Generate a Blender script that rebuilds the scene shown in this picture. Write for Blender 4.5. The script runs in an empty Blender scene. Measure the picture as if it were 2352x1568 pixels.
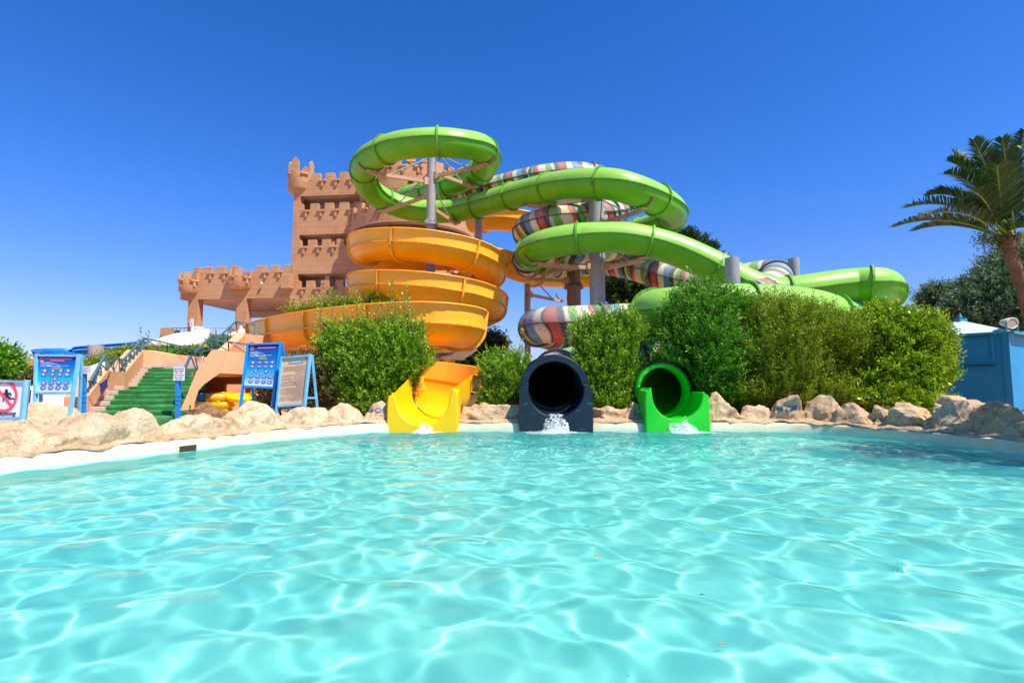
import bpy, bmesh, math, random
import numpy as np
from mathutils import Vector, Matrix, noise
random.seed(7)
rng = np.random.default_rng(7)
S = bpy.context.scene
C = S.collection
R = math.radians
PI = math.pi
# ------------------------------------------------------------------ camera
FPX, HCAM = 1200.0, 1.05
PITCH = math.atan(96.0 / FPX)
cam = bpy.data.cameras.new('camera')
cam.sensor_width = 36.0
cam.lens = 36.0 * FPX / 2352.0
cam.clip_end = 3000.0
cam.clip_start = 0.02
camo = bpy.data.objects.new('camera', cam)
C.objects.link(camo)
camo.location = (0, 0, HCAM)
camo.rotation_euler = (R(90) + PITCH, 0, 0)
S.camera = camo
CP, SP = math.cos(PITCH), math.sin(PITCH)


def P(u, v, Y):
    """the world point seen at the photograph's (u, v) (2352 px wide) at distance Y"""
    x, y = (u - 1176.0) / FPX, (784.0 - v) / FPX
    t = Y / (CP - y * SP)
    return Vector((x * t, Y, HCAM + (y * CP + SP) * t))


def PZ(u, v, z):
    """the point at height z seen at (u, v)"""
    x, y = (u - 1176.0) / FPX, (784.0 - v) / FPX
    t = (z - HCAM) / (y * CP + SP)
    return Vector((x * t, (CP - y * SP) * t, z))


# ------------------------------------------------------------------ light
SUN_EL, SUN_AZ = R(57), R(52)          # azimuth measured from -Y (behind the camera) towards +X
sdir = Vector((math.cos(SUN_EL) * math.sin(SUN_AZ), -math.cos(SUN_EL) * math.cos(SUN_AZ), math.sin(SUN_EL)))
sun = bpy.data.lights.new('sun', 'SUN')
sun.energy = 4.6
sun.angle = R(0.5)
sun.color = (1.0, 0.955, 0.88)
try:
    sun.cycles.is_caustics_light = True
except Exception:
    pass
suno = bpy.data.objects.new('sun', sun)
C.objects.link(suno)
suno.rotation_euler = (-sdir).to_track_quat('-Z', 'Y').to_euler()
W = bpy.data.worlds.new('World')
S.world = W
W.use_nodes = True
nt = W.node_tree
nt.nodes.clear()
sky = nt.nodes.new('ShaderNodeTexSky')
sky.sky_type = 'NISHITA'
sky.sun_disc = False
sky.sun_elevation = SUN_EL
sky.sun_rotation = math.atan2(sdir.x, sdir.y)
sky.altitude = 0
sky.air_density = 1.0
sky.dust_density = 0.35
sky.ozone_density = 3.5
hs = nt.nodes.new('ShaderNodeHueSaturation')
hs.inputs['Saturation'].default_value = 1.22
hs.inputs['Hue'].default_value = 0.505
bg = nt.nodes.new('ShaderNodeBackground')
bg.inputs['Strength'].default_value = 0.122
wo = nt.nodes.new('ShaderNodeOutputWorld')
nt.links.new(sky.outputs[0], hs.inputs['Color'])
tnt = nt.nodes.new('ShaderNodeMix')
tnt.data_type = 'RGBA'
tnt.blend_type = 'MULTIPLY'
tnt.inputs[0].default_value = 1.0
tnt.inputs[7].default_value = (.62, .80, 1.32, 1)
# clear desert air: a lavender haze low down, deeper blue overhead
gco = nt.nodes.new('ShaderNodeTexCoord')
gsp = nt.nodes.new('ShaderNodeSeparateXYZ')
nt.links.new(gco.outputs['Generated'], gsp.inputs[0])
grp = nt.nodes.new('ShaderNodeValToRGB')
ge = grp.color_ramp.elements
while len(ge) < 4:
    ge.new(.5)
for e_, (p_, c_) in zip(ge, ((0.0, (.66, .60, .84)), (.12, (.66, .69, .99)), (.32, (.47, .77, 1.16)), (.62, (.30, .74, 1.12)))):
    e_.position = p_
    e_.color = (*c_, 1)
nt.links.new(gsp.outputs[2], grp.inputs[0])
nt.links.new(grp.outputs[0], tnt.inputs[7])
nt.links.new(hs.outputs[0], tnt.inputs[6])
nt.links.new(tnt.outputs[2], bg.inputs[0])
nt.links.new(bg.outputs[0], wo.inputs[0])
S.view_settings.view_transform = 'Standard'
S.view_settings.look = 'None'
S.view_settings.exposure = 0.55
S.view_settings.gamma = 1.0
S.view_settings.use_curve_mapping = False
S.cycles.max_bounces = 10
S.cycles.transparent_max_bounces = 16
S.cycles.caustics_refractive = True
S.cycles.caustics_reflective = False
S.cycles.sample_clamp_indirect = 6.0


# ------------------------------------------------------------------ materials
def rgb(h, g=True):
    r = [int(h[i:i + 2], 16) / 255 for i in (0, 2, 4)]
    return tuple((c / 12.92 if c <= .04045 else ((c + .055) / 1.055) ** 2.4) for c in r)


def nodes_of(name):
    m = bpy.data.materials.new(name)
    m.use_nodes = True
    n = m.node_tree.nodes
    n.clear()
    o = n.new('ShaderNodeOutputMaterial')
    b = n.new('ShaderNodeBsdfPrincipled')
    m.node_tree.links.new(b.outputs[0], o.inputs[0])
    return m, m.node_tree, b, o


def mixc(t, fac, a, b, mode='MIX'):
    n = t.nodes.new('ShaderNodeMix')
    n.data_type = 'RGBA'
    n.blend_type = mode
    for sock, val in ((n.inputs[0], fac), (n.inputs[6], a), (n.inputs[7], b)):
        if hasattr(val, 'links'):
            t.links.new(val, sock)
        elif isinstance(val, (tuple, list)):
            sock.default_value = (*val[:3], 1)
        else:
            sock.default_value = val
    return n.outputs[2]


def ramp(t, src, stops, interp='LINEAR'):
    n = t.nodes.new('ShaderNodeValToRGB')
    n.color_ramp.interpolation = interp
    e = n.color_ramp.elements
    while len(e) < len(stops):
        e.new(0.5)
    for k, (p, c) in enumerate(stops):
        e[k].position = p
        c = c if isinstance(c, (tuple, list)) else (c, c, c)
        e[k].color = (*c[:3], 1)
    t.links.new(src, n.inputs[0])
    return n.outputs[0]


def noise_n(t, scale, detail=4, rough=.55, dist=0, vec=None, stretch=None):
    n = t.nodes.new('ShaderNodeTexNoise')
    n.inputs['Scale'].default_value = scale
    n.inputs['Detail'].default_value = detail
    n.inputs['Roughness'].default_value = rough
    n.inputs['Distortion'].default_value = dist
    if vec is None:
        g = t.nodes.new('ShaderNodeNewGeometry')
        vec = g.outputs['Position']
    if stretch:
        mp = t.nodes.new('ShaderNodeMapping')
        mp.inputs['Scale'].default_value = stretch
        t.links.new(vec, mp.inputs[0])
        vec = mp.outputs[0]
    t.links.new(vec, n.inputs['Vector'])
    return n.outputs[0]


def bump(t, b, src, strength=.3, dist=.02):
    n = t.nodes.new('ShaderNodeBump')
    n.inputs['Strength'].default_value = strength
    n.inputs['Distance'].default_value = dist
    t.links.new(src, n.inputs['Height'])
    t.links.new(n.outputs[0], b.inputs['Normal'])
    return n


def mat(name, col, rough=.6, var=.12, scale=3, bmp=.15, bdist=.01, col2=None, metal=0, spec=.5, vscale=None, coat=0, stretch=None, dirt=None, bscale=None):
    m, t, b, o = nodes_of(name)
    c1 = tuple(x * (1 - var) for x in col)
    c2 = col2 if col2 else tuple(min(1, x * (1 + var)) for x in col)
    nz = noise_n(t, scale, 5, .6, stretch=stretch)
    c = mixc(t, ramp(t, nz, [(.3, 0.0), (.7, 1.0)]), c1, c2)
    if dirt:
        dn = noise_n(t, dirt[1], 6, .65, .4, stretch=dirt[3] if len(dirt) > 3 else None)
        c = mixc(t, ramp(t, dn, [(dirt[2], 0.0), (min(1, dirt[2] + .16), 1.0)]), c, dirt[0])
    t.links.new(c, b.inputs['Base Color'])
    b.inputs['Roughness'].default_value = rough
    b.inputs['Metallic'].default_value = metal
    b.inputs['Specular IOR Level'].default_value = spec
    if coat:
        b.inputs['Coat Weight'].default_value = coat
        b.inputs['Coat Roughness'].default_value = .12
    if bmp:
        bump(t, b, noise_n(t, bscale or scale * 8, 4, .6), bmp, bdist)
    return m


# ------------------------------------------------------------------ objects
def tag(o, label=None, cat=None, group=None, kind=None):
    if label: o['label'] = label
    if cat: o['category'] = cat
    if group: o['group'] = group
    if kind: o['kind'] = kind
    return o


def thing(name, loc, label, cat, group=None, rz=0):
    o = bpy.data.objects.new(name, None)
    o.empty_display_size = .1
    C.objects.link(o)
    o.location = loc
    o.rotation_euler = (0, 0, rz)
    bpy.context.view_layer.update()
    return tag(o, label, cat, group)


def link(name, me, m, parent=None, local=False):
    o = bpy.data.objects.new(name, me)
    C.objects.link(o)
    if m is not None:
        for mm in (m if isinstance(m, (list, tuple)) else (m,)):
            me.materials.append(mm)
    if parent is not None:
        o.parent = parent
        if not local:
            # geometry is in world coordinates: fold the parents' transforms away
            mw = Matrix.Identity(4)
            q = parent
            chain = []
            while q:
                chain.append(q)
                q = q.parent
            for q in reversed(chain):
                mw = mw @ q.matrix_parent_inverse @ q.matrix_basis
            o.matrix_parent_inverse = mw.inverted()
    return o


def smooth(me, ang=None):
    n = len(me.polygons)
    me.polygons.foreach_set('use_smooth', [True] * n)
    if ang is not None:
        try:
            me.set_sharp_from_angle(angle=R(ang))
        except Exception:
            pass


class MB:
    """collects geometry in world coordinates and builds ONE mesh object"""
    def __init__(s):
        s.bm = bmesh.new()

    def box(s, c, d, rz=0, rot=None, bev=0):
        """box with centre c and full size d"""
        M = Matrix.Translation(Vector(c)) @ (rot.to_4x4() if rot is not None else Matrix.Rotation(rz, 4, 'Z')) @ Matrix.Diagonal((*d, 1))
        g = bmesh.ops.create_cube(s.bm, size=1, matrix=M)
        if bev:
            es = list({e for v in g['verts'] for e in v.link_edges})
            bmesh.ops.bevel(s.bm, geom=es, offset=bev, segments=1, affect='EDGES')
        return s

    def bar(s, a, b, w, h=None, up=Vector((0, 0, 1)), bev=0):
        a, b = Vector(a), Vector(b)
        h = h or w
        d = b - a
        x = d.normalized()
        if abs(x.dot(up)) > .98:
            up = Vector((0, 1, 0))
        y = up.cross(x).normalized()
        z = x.cross(y)
        rot = Matrix((x, y, z)).transposed()
        return s.box((a + b) / 2, (d.length, w, h), rot=rot, bev=bev)

    def tube(s, pts, r, seg=8, cap=True):
        pts = [Vector(p) for p in pts]
        rr = r if isinstance(r, (list, tuple)) else [r] * len(pts)
        rings = []
        prev = None
        for i, p in enumerate(pts):
            d = (pts[min(i + 1, len(pts) - 1)] - pts[max(i - 1, 0)]).normalized()
            if prev is None:
                u = Vector((0, 0, 1)) if abs(d.z) < .9 else Vector((1, 0, 0))
            else:
                u = prev
            a = d.cross(u).normalized()
            u = a.cross(d).normalized()
            prev = u
            rings.append([s.bm.verts.new(p + (a * math.cos(k * 2 * PI / seg) + u * math.sin(k * 2 * PI / seg)) * rr[i]) for k in range(seg)])
        for i in range(len(rings) - 1):
            for k in range(seg):
                s.bm.faces.new((rings[i][k], rings[i][(k + 1) % seg], rings[i + 1][(k + 1) % seg], rings[i + 1][k]))
        if cap:
            s.bm.faces.new(rings[0][::-1])
            s.bm.faces.new(rings[-1])
        return s

    def poly(s, pts, thick=None):
        """polygon face, thickened along vector `thick`"""
        pts = [Vector(p) for p in pts]
        v = [s.bm.verts.new(p) for p in pts]
        f = s.bm.faces.new(v)
        if thick is not None:
            th = Vector(thick)
            v2 = [s.bm.verts.new(p + th) for p in pts]
            s.bm.faces.new(v2[::-1])
            n = len(v)
            for i in range(n):
                s.bm.faces.new((v[i], v2[i], v2[(i + 1) % n], v[(i + 1) % n]))
        return s

    def grid(s, rows, close_u=False, close_v=False):
        """rows: list of lists of points"""
        vs = [[s.bm.verts.new(p) for p in r] for r in rows]
        n, m = len(vs), len(vs[0])
        for i in range(n if close_u else n - 1):
            for j in range(m if close_v else m - 1):
                a, b, c, d = vs[i][j], vs[i][(j + 1) % m], vs[(i + 1) % n][(j + 1) % m], vs[(i + 1) % n][j]
                try:
                    s.bm.faces.new((a, b, c, d))
                except ValueError:
                    pass
        return s

    def lathe(s, c, prof, seg=16, axis=None):
        """prof: list of (r, z) round a vertical axis at c"""
        c = Vector(c)
        rows = []
        for r, z in prof:
            rows.append([c + Vector((r * math.cos(k * 2 * PI / seg), r * math.sin(k * 2 * PI / seg), z)) for k in range(seg)])
        return s.grid(rows, close_v=True)

    def build(s, name, m, parent=None, sm=None, recalc=True):
        if recalc:
            bmesh.ops.recalc_face_normals(s.bm, faces=s.bm.faces[:])
        me = bpy.data.meshes.new(name)
        s.bm.to_mesh(me)
        s.bm.free()
        if sm is not None:
            smooth(me, None if sm is True else sm)
        return link(name, me, m, parent)


def raw_mesh(name, V, F, m, parent=None, sm=False, uv=None, attr=None):
    """numpy verts (n,3) + faces (k,4) or (k,3)"""
    me = bpy.data.meshes.new(name)
    V = np.asarray(V, dtype=np.float32)
    F = np.asarray(F, dtype=np.int32)
    k = F.shape[1]
    me.vertices.add(len(V))
    me.vertices.foreach_set('co', V.ravel())
    me.loops.add(F.size)
    me.loops.foreach_set('vertex_index', F.ravel())
    me.polygons.add(len(F))
    me.polygons.foreach_set('loop_start', np.arange(0, F.size, k, dtype=np.int32))
    try:
        me.polygons.foreach_set('loop_total', np.full(len(F), k, dtype=np.int32))
    except Exception:
        pass
    if uv is not None:
        l = me.uv_layers.new(name='uv')
        l.data.foreach_set('uv', np.asarray(uv, dtype=np.float32)[F.ravel()].ravel())
    me.update(calc_edges=True)
    if attr is not None:
        for nm, arr in attr.items():
            a = me.attributes.new(nm, 'FLOAT', 'POINT')
            a.data.foreach_set('value', np.asarray(arr, dtype=np.float32))
    if sm:
        smooth(me)
    return link(name, me, m, parent)


# ------------------------------------------------------------------ pool
# outline of the basin at the waterline, from behind the camera round the far side
def smooth_line(pts, n):
    pts = [Vector(p) for p in pts]
    out = []
    for i in range(len(pts) - 1):
        p0, p1, p2, p3 = pts[max(i - 1, 0)], pts[i], pts[i + 1], pts[min(i + 2, len(pts) - 1)]
        for k in range(n):
            t = k / n
            out.append(0.5 * ((2 * p1) + (p2 - p0) * t + (2 * p0 - 5 * p1 + 4 * p2 - p3) * t * t + (3 * p1 - p0 - 3 * p2 + p3) * t ** 3))
    out.append(pts[-1])
    return out


EDGE0 = [(-4.2, -5.0), (-6.6, -2.0), (-7.4, 1.5), (-6.6, 4.6), (-5.75, 6.35), (-4.95, 8.2), (-4.1, 9.9), (-3.0, 11.1), (-2.1, 11.42), (0, 11.45), (2.6, 11.45), (5.0, 11.4), (6.2, 11.1), (6.9, 10.3), (7.35, 8.9), (7.6, 7.2), (7.9, 5.0), (8.1, 2.0), (7.6, -2.0), (4.8, -5.0)]
EDGE = smooth_line([(x, y, 0) for x, y in EDGE0], 16)
ec = Vector((0.3, 4, 0))
WALL_TOP = .20


def offset_line(line, d, z):
    out = []
    for i, p in enumerate(line):
        t = (line[min(i + 1, len(line) - 1)] - line[max(i - 1, 0)]).normalized()
        nrm = Vector((-t.y, t.x, 0))     # outward: line runs clockwise seen from above
        out.append(Vector((p.x + nrm.x * d, p.y + nrm.y * d, z)))
    return out


m, t, b, o = nodes_of('pool_plaster')
nz = noise_n(t, 2.2, 6, .65, .3)
c = mixc(t, ramp(t, nz, [(.35, 0.0), (.62, 1.0)]), rgb('dccba0'), rgb('e6dab8'))
n2 = noise_n(t, 1.3, 6, .7, .8, stretch=(1, 1, 6))
c = mixc(t, ramp(t, n2, [(.56, 0.0), (.68, 0.7)]), c, rgb('cfd8ae'))
g = t.nodes.new('ShaderNodeNewGeometry')
sx = t.nodes.new('ShaderNodeSeparateXYZ')
t.links.new(g.outputs['Position'], sx.inputs[0])
c = mixc(t, ramp(t, sx.outputs[2], [(0.0, 1.0), (.06, 0.0)]), c, rgb('a9dccd'))
t.links.new(c, b.inputs['Base Color'])
b.inputs['Roughness'].default_value = .45
bump(t, b, noise_n(t, 14, 5, .6), .35, .02)
M_PLASTER = m

m, t, b, o = nodes_of('pool_paint')
nz = noise_n(t, .9, 6, .6, .3)
c = mixc(t, ramp(t, nz, [(.35, 0.0), (.7, 1.0)]), rgb('96ebd9'), rgb('b0f2de'))
t.links.new(c, b.inputs['Base Color'])
b.inputs['Roughness'].default_value = .9
b.inputs['Specular IOR Level'].default_value = 0
M_FLOOR = m

EXITS = ((-2.62, -1.24), (.24, 1.67), (2.95, 4.2))


def under_exit(p, lo):
    return p.y > 10.8 and any(a < p.x < b for a, b in EXITS)


rows = []
prof = [(0.0, -.95), (0.0, .0), (.01, .13), (.03, .18), (.07, WALL_TOP), (.40, WALL_TOP + .01), (.42, -.2)]
for d, z in prof:
    rows.append([Vector((p.x, p.y, min(z, -.03))) if under_exit(p, 0) and d < .42 else p for p in offset_line(EDGE, d, z)])
mb = MB()
mb.grid(rows)
pw = mb.build('pool_wall', M_PLASTER, sm=40)
tag(pw, kind='structure')
mb = MB()
vs = [mb.bm.verts.new(p) for p in offset_line(EDGE, .05, -.95)]
cv = mb.bm.verts.new((ec.x, ec.y, -.95))
for i in range(len(vs)):
    mb.bm.faces.new((vs[i], vs[(i + 1) % len(vs)], cv))
pf = mb.build('pool_floor', M_FLOOR)
for f in pf.data.polygons:
    pass
tag(pf, kind='structure')
try:
    pf.cycles.is_caustics_receiver = True
except Exception as e:
    print('receiver', e)

# water surface
WX = np.arange(-8.6, 9.2, .016)
WY = np.concatenate([np.arange(-5.2, 0.2, .08), np.arange(0.2, 5.0, .013), np.arange(5.0, 12.1, .022)])
X, Y = np.meshgrid(WX, WY)
Z = np.zeros_like(X)
wr = np.random.default_rng(41)
for k in range(90):
    lam = np.exp(wr.uniform(np.log(.125), np.log(.75)))
    kk = 2 * np.pi / lam
    th = wr.normal(1.35, .95)
    # equal curvature share per wave, damped for the short ones
    a = 0.205 / kk ** 2 * (1 if lam > .22 else (lam / .2) ** .8) * (1 if lam < .45 else .8)
    ph = wr.uniform(0, 2 * np.pi)
    wob = .35 * np.sin(X * wr.uniform(-1, 1) * 1.3 + Y * wr.uniform(-1, 1) * 1.3 + ph * 2)
    Z += a * np.sin(kk * (np.cos(th) * X + np.sin(th) * Y) + ph + wob * min(kk * .12, 2.0))
# choppier where the slides pour in
spl = np.zeros_like(X)
for cx_ in (-2.0, .95, 3.75):
    spl += np.exp(-((X - cx_) ** 2 / 2.2 + (Y - 10.6) ** 2 / 3.0))
for k in range(40):
    lam = np.exp(wr.uniform(np.log(.10), np.log(.35)))
    kk = 2 * np.pi / lam
    th = wr.uniform(0, np.pi * 2)
    Z += spl * .00085 * (lam / .2) * np.sin(kk * (np.cos(th) * X + np.sin(th) * Y) + wr.uniform(0, 6.28))
ny, nx = X.shape
idx = np.arange(nx * ny).reshape(ny, nx)
Fq = np.stack([idx[:-1, :-1], idx[:-1, 1:], idx[1:, 1:], idx[1:, :-1]], -1).reshape(-1, 4)
Vw = np.stack([X, Y, Z], -1).reshape(-1, 3)
# keep quads inside the basin (a touch beyond the wall face)
poly = np.array([(p.x, p.y) for p in offset_line(EDGE, .012, 0)])
cxs = Vw[Fq].mean(1)[:, :2]
inside = np.zeros(len(cxs), bool)
j = len(poly) - 1
for i in range(len(poly)):
    xi, yi = poly[i]
    xj, yj = poly[j]
    if yi != yj:
        cnd = ((yi > cxs[:, 1]) != (yj > cxs[:, 1])) & (cxs[:, 0] < (xj - xi) * (cxs[:, 1] - yi) / (yj - yi) + xi)
        inside ^= cnd
    j = i
Fq = Fq[inside]
used = np.unique(Fq)
remap = np.zeros(len(Vw), np.int64)
remap[used] = np.arange(len(used))
m, t, b, o = nodes_of('pool_water')
t.nodes.remove(b)
refr = t.nodes.new('ShaderNodeBsdfRefraction')
refr.inputs['IOR'].default_value = 1.33
refr.inputs['Roughness'].default_value = 0
refr.inputs['Color'].default_value = (.96, 1, 1, 1)
glo = t.nodes.new('ShaderNodeBsdfGlossy')
glo.inputs['Roughness'].default_value = .03
fr = t.nodes.new('ShaderNodeFresnel')
fr.inputs['IOR'].default_value = 1.33
dif = t.nodes.new('ShaderNodeBsdfDiffuse')
dif.inputs['Color'].default_value = (*rgb('5adecc'), 1)
bn = t.nodes.new('ShaderNodeBump')
bn.inputs['Strength'].default_value = .25
bn.inputs['Distance'].default_value = .01
t.links.new(noise_n(t, 9, 4, .6, .3), bn.inputs['Height'])
t.links.new(bn.outputs[0], glo.inputs['Normal'])
m1 = t.nodes.new('ShaderNodeMixShader')
m1.inputs[0].default_value = .26
t.links.new(refr.outputs[0], m1.inputs[1])
t.links.new(dif.outputs[0], m1.inputs[2])
m2 = t.nodes.new('ShaderNodeMixShader')
frm = t.nodes.new('ShaderNodeMath')
frm.operation = 'MULTIPLY'
frm.inputs[1].default_value = .6
t.links.new(fr.outputs[0], frm.inputs[0])
t.links.new(frm.outputs[0], m2.inputs[0])
t.links.new(m1.outputs[0], m2.inputs[1])
t.links.new(glo.outputs[0], m2.inputs[2])
t.links.new(m2.outputs[0], o.inputs[0])
M_WATER = m
wa = raw_mesh('water', Vw[used], remap[Fq], M_WATER, sm=True)
tag(wa, kind='structure')
try:
    wa.cycles.is_caustics_caster = True
except Exception as e:
    print('caster', e)
# ------------------------------------------------------------------ ground
m = mat('paving', rgb('c9a184'), .85, .14, 1.2, .3, .01, dirt=(rgb('a98468'), .35, .5))
far = []
for i, p in enumerate(EDGE):
    d = Vector((p.x - ec.x, p.y - ec.y, 0)).normalized()
    far.append(Vector((ec.x + d.x * 900, ec.y + d.y * 900, .15)))
mid = offset_line(EDGE, .41, .15)
mid2 = [Vector((ec.x + (p.x - ec.x) * 2.2, ec.y + (p.y - ec.y) * 2.2, .15)) for p in EDGE]
mb = MB()
mb.grid([mid, mid2, far], close_v=True)
tag(mb.build('ground', m), kind='structure')


# ------------------------------------------------------------------ flumes
def resample(pts, step):
    pts = smooth_line(pts, 24)
    L = [0.0]
    for i in range(1, len(pts)):
        L.append(L[-1] + (pts[i] - pts[i - 1]).length)
    n = max(2, int(round(L[-1] / step)))
    out, j = [], 0
    for k in range(n + 1):
        s = L[-1] * k / n
        while j < len(L) - 2 and L[j + 1] < s:
            j += 1
        f = (s - L[j]) / max(1e-6, L[j + 1] - L[j])
        out.append(pts[j].lerp(pts[j + 1], min(1, f)))
    return out, L[-1] / n


def frames(pts):
    fr = []
    for i, p in enumerate(pts):
        t = (pts[min(i + 1, len(pts) - 1)] - pts[max(i - 1, 0)]).normalized()
        s = t.cross(Vector((0, 0, 1))).normalized()
        u = s.cross(t).normalized()
        fr.append((p, t, s, u))
    return fr


def circle_prof(r, n=32):
    return [(r * math.cos(2 * PI * k / n), r * math.sin(2 * PI * k / n)) for k in range(n + 1)]


def u_prof(r, wall, lean=.07):
    pr = [(-(r + lean + .09), wall - .015), (-(r + lean + .08), wall + .02), (-(r + lean), wall + .01), (-(r + lean * .4), wall * .45)]
    n = 18
    for k in range(n + 1):
        a = PI + PI * k / n
        pr.append((r * math.cos(a), .86 * r * math.sin(a)))
    pr += [(-x, z) for x, z in pr[3::-1]]
    return pr


def sweep(name, fr, prof, m, parent, s0=0.0, step=.2, uvscale=1.0, sm=40):
    """prof(i) -> list of (side, up)"""
    V, UV = [], []
    n = len(prof(0))
    for i, (p, t, s, u) in enumerate(fr):
        for k, (a, b) in enumerate(prof(i)):
            q = p + s * a + u * b
            V.append(q)
            UV.append((s0 + i * step, k / (n - 1)))
    F = []
    for i in range(len(fr) - 1):
        for k in range(n - 1):
            F.append((i * n + k, i * n + k + 1, (i + 1) * n + k + 1, (i + 1) * n + k))
    o = raw_mesh(name, [tuple(v) for v in V], F, m, parent, uv=UV)
    smooth(o.data, sm)
    return o


def band(fr1, prof_in, prof_out, th, mb):
    """a flange round the profile at frame fr1"""
    p, t, s, u = fr1
    rows = []
    for pr, d in ((prof_in, -th), (prof_out, -th), (prof_out, th), (prof_in, th)):
        rows.append([p + t * d + s * a + u * b for a, b in pr])
    mb.grid(rows)


def grow(prof, d):
    out = []
    for a, b in prof:
        if b >= 0:
            out.append((a + (d if a > 0 else -d), b))
        else:
            L = math.hypot(a, b)
            out.append((a * (L + d) / L, b * (L + d) / L))
    return out


def flume(root, pts, r, m, mflange, joint=2.3, kind='tube', wall=.5, step=.2, seam=True, offs=0.0, mseam=None, mtop=None):
    ps, st = resample(pts, step)
    fr = frames(ps)
    n = len(fr)
    wallf = wall if callable(wall) else (lambda f: wall)
    if kind == 'tube':
        pf = lambda i: circle_prof(r)
    else:
        pf = lambda i: u_prof(r, wallf(i / (n - 1)))
    per = max(2, int(round(joint / st)))
    i = 0
    cuts = [0]
    k = int(offs / st)
    while k < n - 1:
        if k > 1 and n - 1 - k > 2:
            cuts.append(k)
        k += per
    cuts.append(n - 1)
    for a, b in zip(cuts[:-1], cuts[1:]):
        sec = fr[a:b + 1]
        o = sweep('flume_section', sec, lambda i, a=a: pf(i + a), m, root, a * st, st)
        if seam:
            for sg in (-1, 1):
                mb = MB()
                rows = []
                th, pr = (.018, .07) if kind == 'tube' else (.03, .10)
                base = r if kind == 'tube' else r - .005
                for (aa, bb) in ((base - .01, -th), (base + pr, -th), (base + pr, th), (base - .01, th)):
                    rows.append([p + s * sg * aa + u * bb for (p, t, s, u) in sec])
                mb.grid(rows)
                mb.build('seam_flange', mseam or mflange, o)
        if a > 0:
            mb = MB()
            if kind == 'tube':
                band(fr[a], circle_prof(r - .005), circle_prof(r + .085), .035, mb)
                # the bolt heads on the flange
                for q in range(20):
                    an = 2 * PI * q / 20
                    p, t, s, u = fr[a]
                    c0 = p + (s * math.cos(an) + u * math.sin(an)) * (r + .045)
                    mb.tube([c0 - t * .055, c0 + t * .055], .012, 5)
            else:
                pp = pf(a)[2:-2]
                band(fr[a], grow(pp, .004), grow(pp, .115), .04, mb)
            mb.build('joint_flange', mflange, root)
    return fr, st


def upper_pale(t, kind):
    """1 on the half shell that lies uppermost and is coloured paler, 0 below the seam"""
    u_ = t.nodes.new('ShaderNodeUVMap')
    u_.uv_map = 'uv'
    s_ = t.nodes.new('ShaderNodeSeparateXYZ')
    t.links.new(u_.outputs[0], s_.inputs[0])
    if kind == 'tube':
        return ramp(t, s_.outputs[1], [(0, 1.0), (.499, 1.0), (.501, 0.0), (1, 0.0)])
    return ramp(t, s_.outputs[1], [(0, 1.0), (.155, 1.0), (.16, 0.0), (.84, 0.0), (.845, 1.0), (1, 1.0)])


def shell_mat(name, col, faded, dirtc, rough=.32, kind=None, pale=None):
    m, t, b, o = nodes_of(name)
    n1 = noise_n(t, .7, 5, .6, .2)
    c = mixc(t, ramp(t, n1, [(.35, 0.0), (.68, 1.0)]), col, faded)
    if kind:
        c = mixc(t, upper_pale(t, kind), c, mixc(t, .75, c, pale))
    n2 = noise_n(t, 3.5, 6, .7, .8, stretch=(1, 1, .35))
    c = mixc(t, ramp(t, n2, [(.6, 0.0), (.74, .55)]), c, dirtc)
    t.links.new(c, b.inputs['Base Color'])
    t.links.new(ramp(t, n1, [(.3, rough - .04), (.7, rough + .16)]), b.inputs['Roughness'])
    b.inputs['Specular IOR Level'].default_value = .42
    bump(t, b, noise_n(t, 3.2, 5, .6), .10, .02)
    return m


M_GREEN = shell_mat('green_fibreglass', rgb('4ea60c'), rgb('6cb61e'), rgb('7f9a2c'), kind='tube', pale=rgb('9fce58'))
M_GREEN_FL = mat('green_flange', rgb('62a81e'), .55, .25, 3, .2, dirt=(rgb('6f6230'), 2.2, .52))
M_GREEN_EXIT = shell_mat('green_exit_gelcoat', rgb('12c21c'), rgb('35d030'), rgb('2aa82c'), .25)
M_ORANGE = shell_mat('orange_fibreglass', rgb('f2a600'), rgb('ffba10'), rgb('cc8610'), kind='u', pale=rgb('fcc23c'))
M_ORANGE_FL = mat('orange_flange', rgb('f8b428'), .5, .2, 3, .2, dirt=(rgb('a8641c'), 2.5, .56))
M_YELLOW = shell_mat('yellow_exit_gelcoat', rgb('ffc400'), rgb('ffcf10'), rgb('e79a05'), .3)
M_NAVY = mat('navy_gelcoat', rgb('081e2b'), .42, .35, 2.2, .1, dirt=(rgb('4b6f86'), 4.5, .60, (1, 1, 2)), coat=.0)
M_BROWN_FL = mat('weathered_brown_flange', rgb('6b5644'), .6, .3, 3, .25)
M_STEEL = mat('galvanised_grey_steel', rgb('9c9b9c'), .5, .12, 2.0, .1, dirt=(rgb('7f7468'), .9, .6, (1, 1, .3)))
M_BEIGE_STEEL = mat('beige_painted_steel', rgb('b89c82'), .5, .15, 2.5, .15, dirt=(rgb('6e5138'), 3, .58))
M_BROWN_STEEL = mat('brown_painted_steel', rgb('8a6d59'), .55, .15, 2.5, .15, dirt=(rgb('5b4436'), 1.5, .52, (1, 1, .3)))

# striped shell: bands of colour along the flume
m, t, b, o = nodes_of('striped_fibreglass')
uvn = t.nodes.new('ShaderNodeUVMap')
uvn.uv_map = 'uv'
sp = t.nodes.new('ShaderNodeSeparateXYZ')
t.links.new(uvn.outputs[0], sp.inputs[0])


def mth(op, a, b_=None):
    n = t.nodes.new('ShaderNodeMath')
    n.operation = op
    for i, x in enumerate((a, b_)):
        if x is None: continue
        if hasattr(x, 'links'): t.links.new(x, n.inputs[i])
        else: n.inputs[i].default_value = x
    return n.outputs[0]


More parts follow.
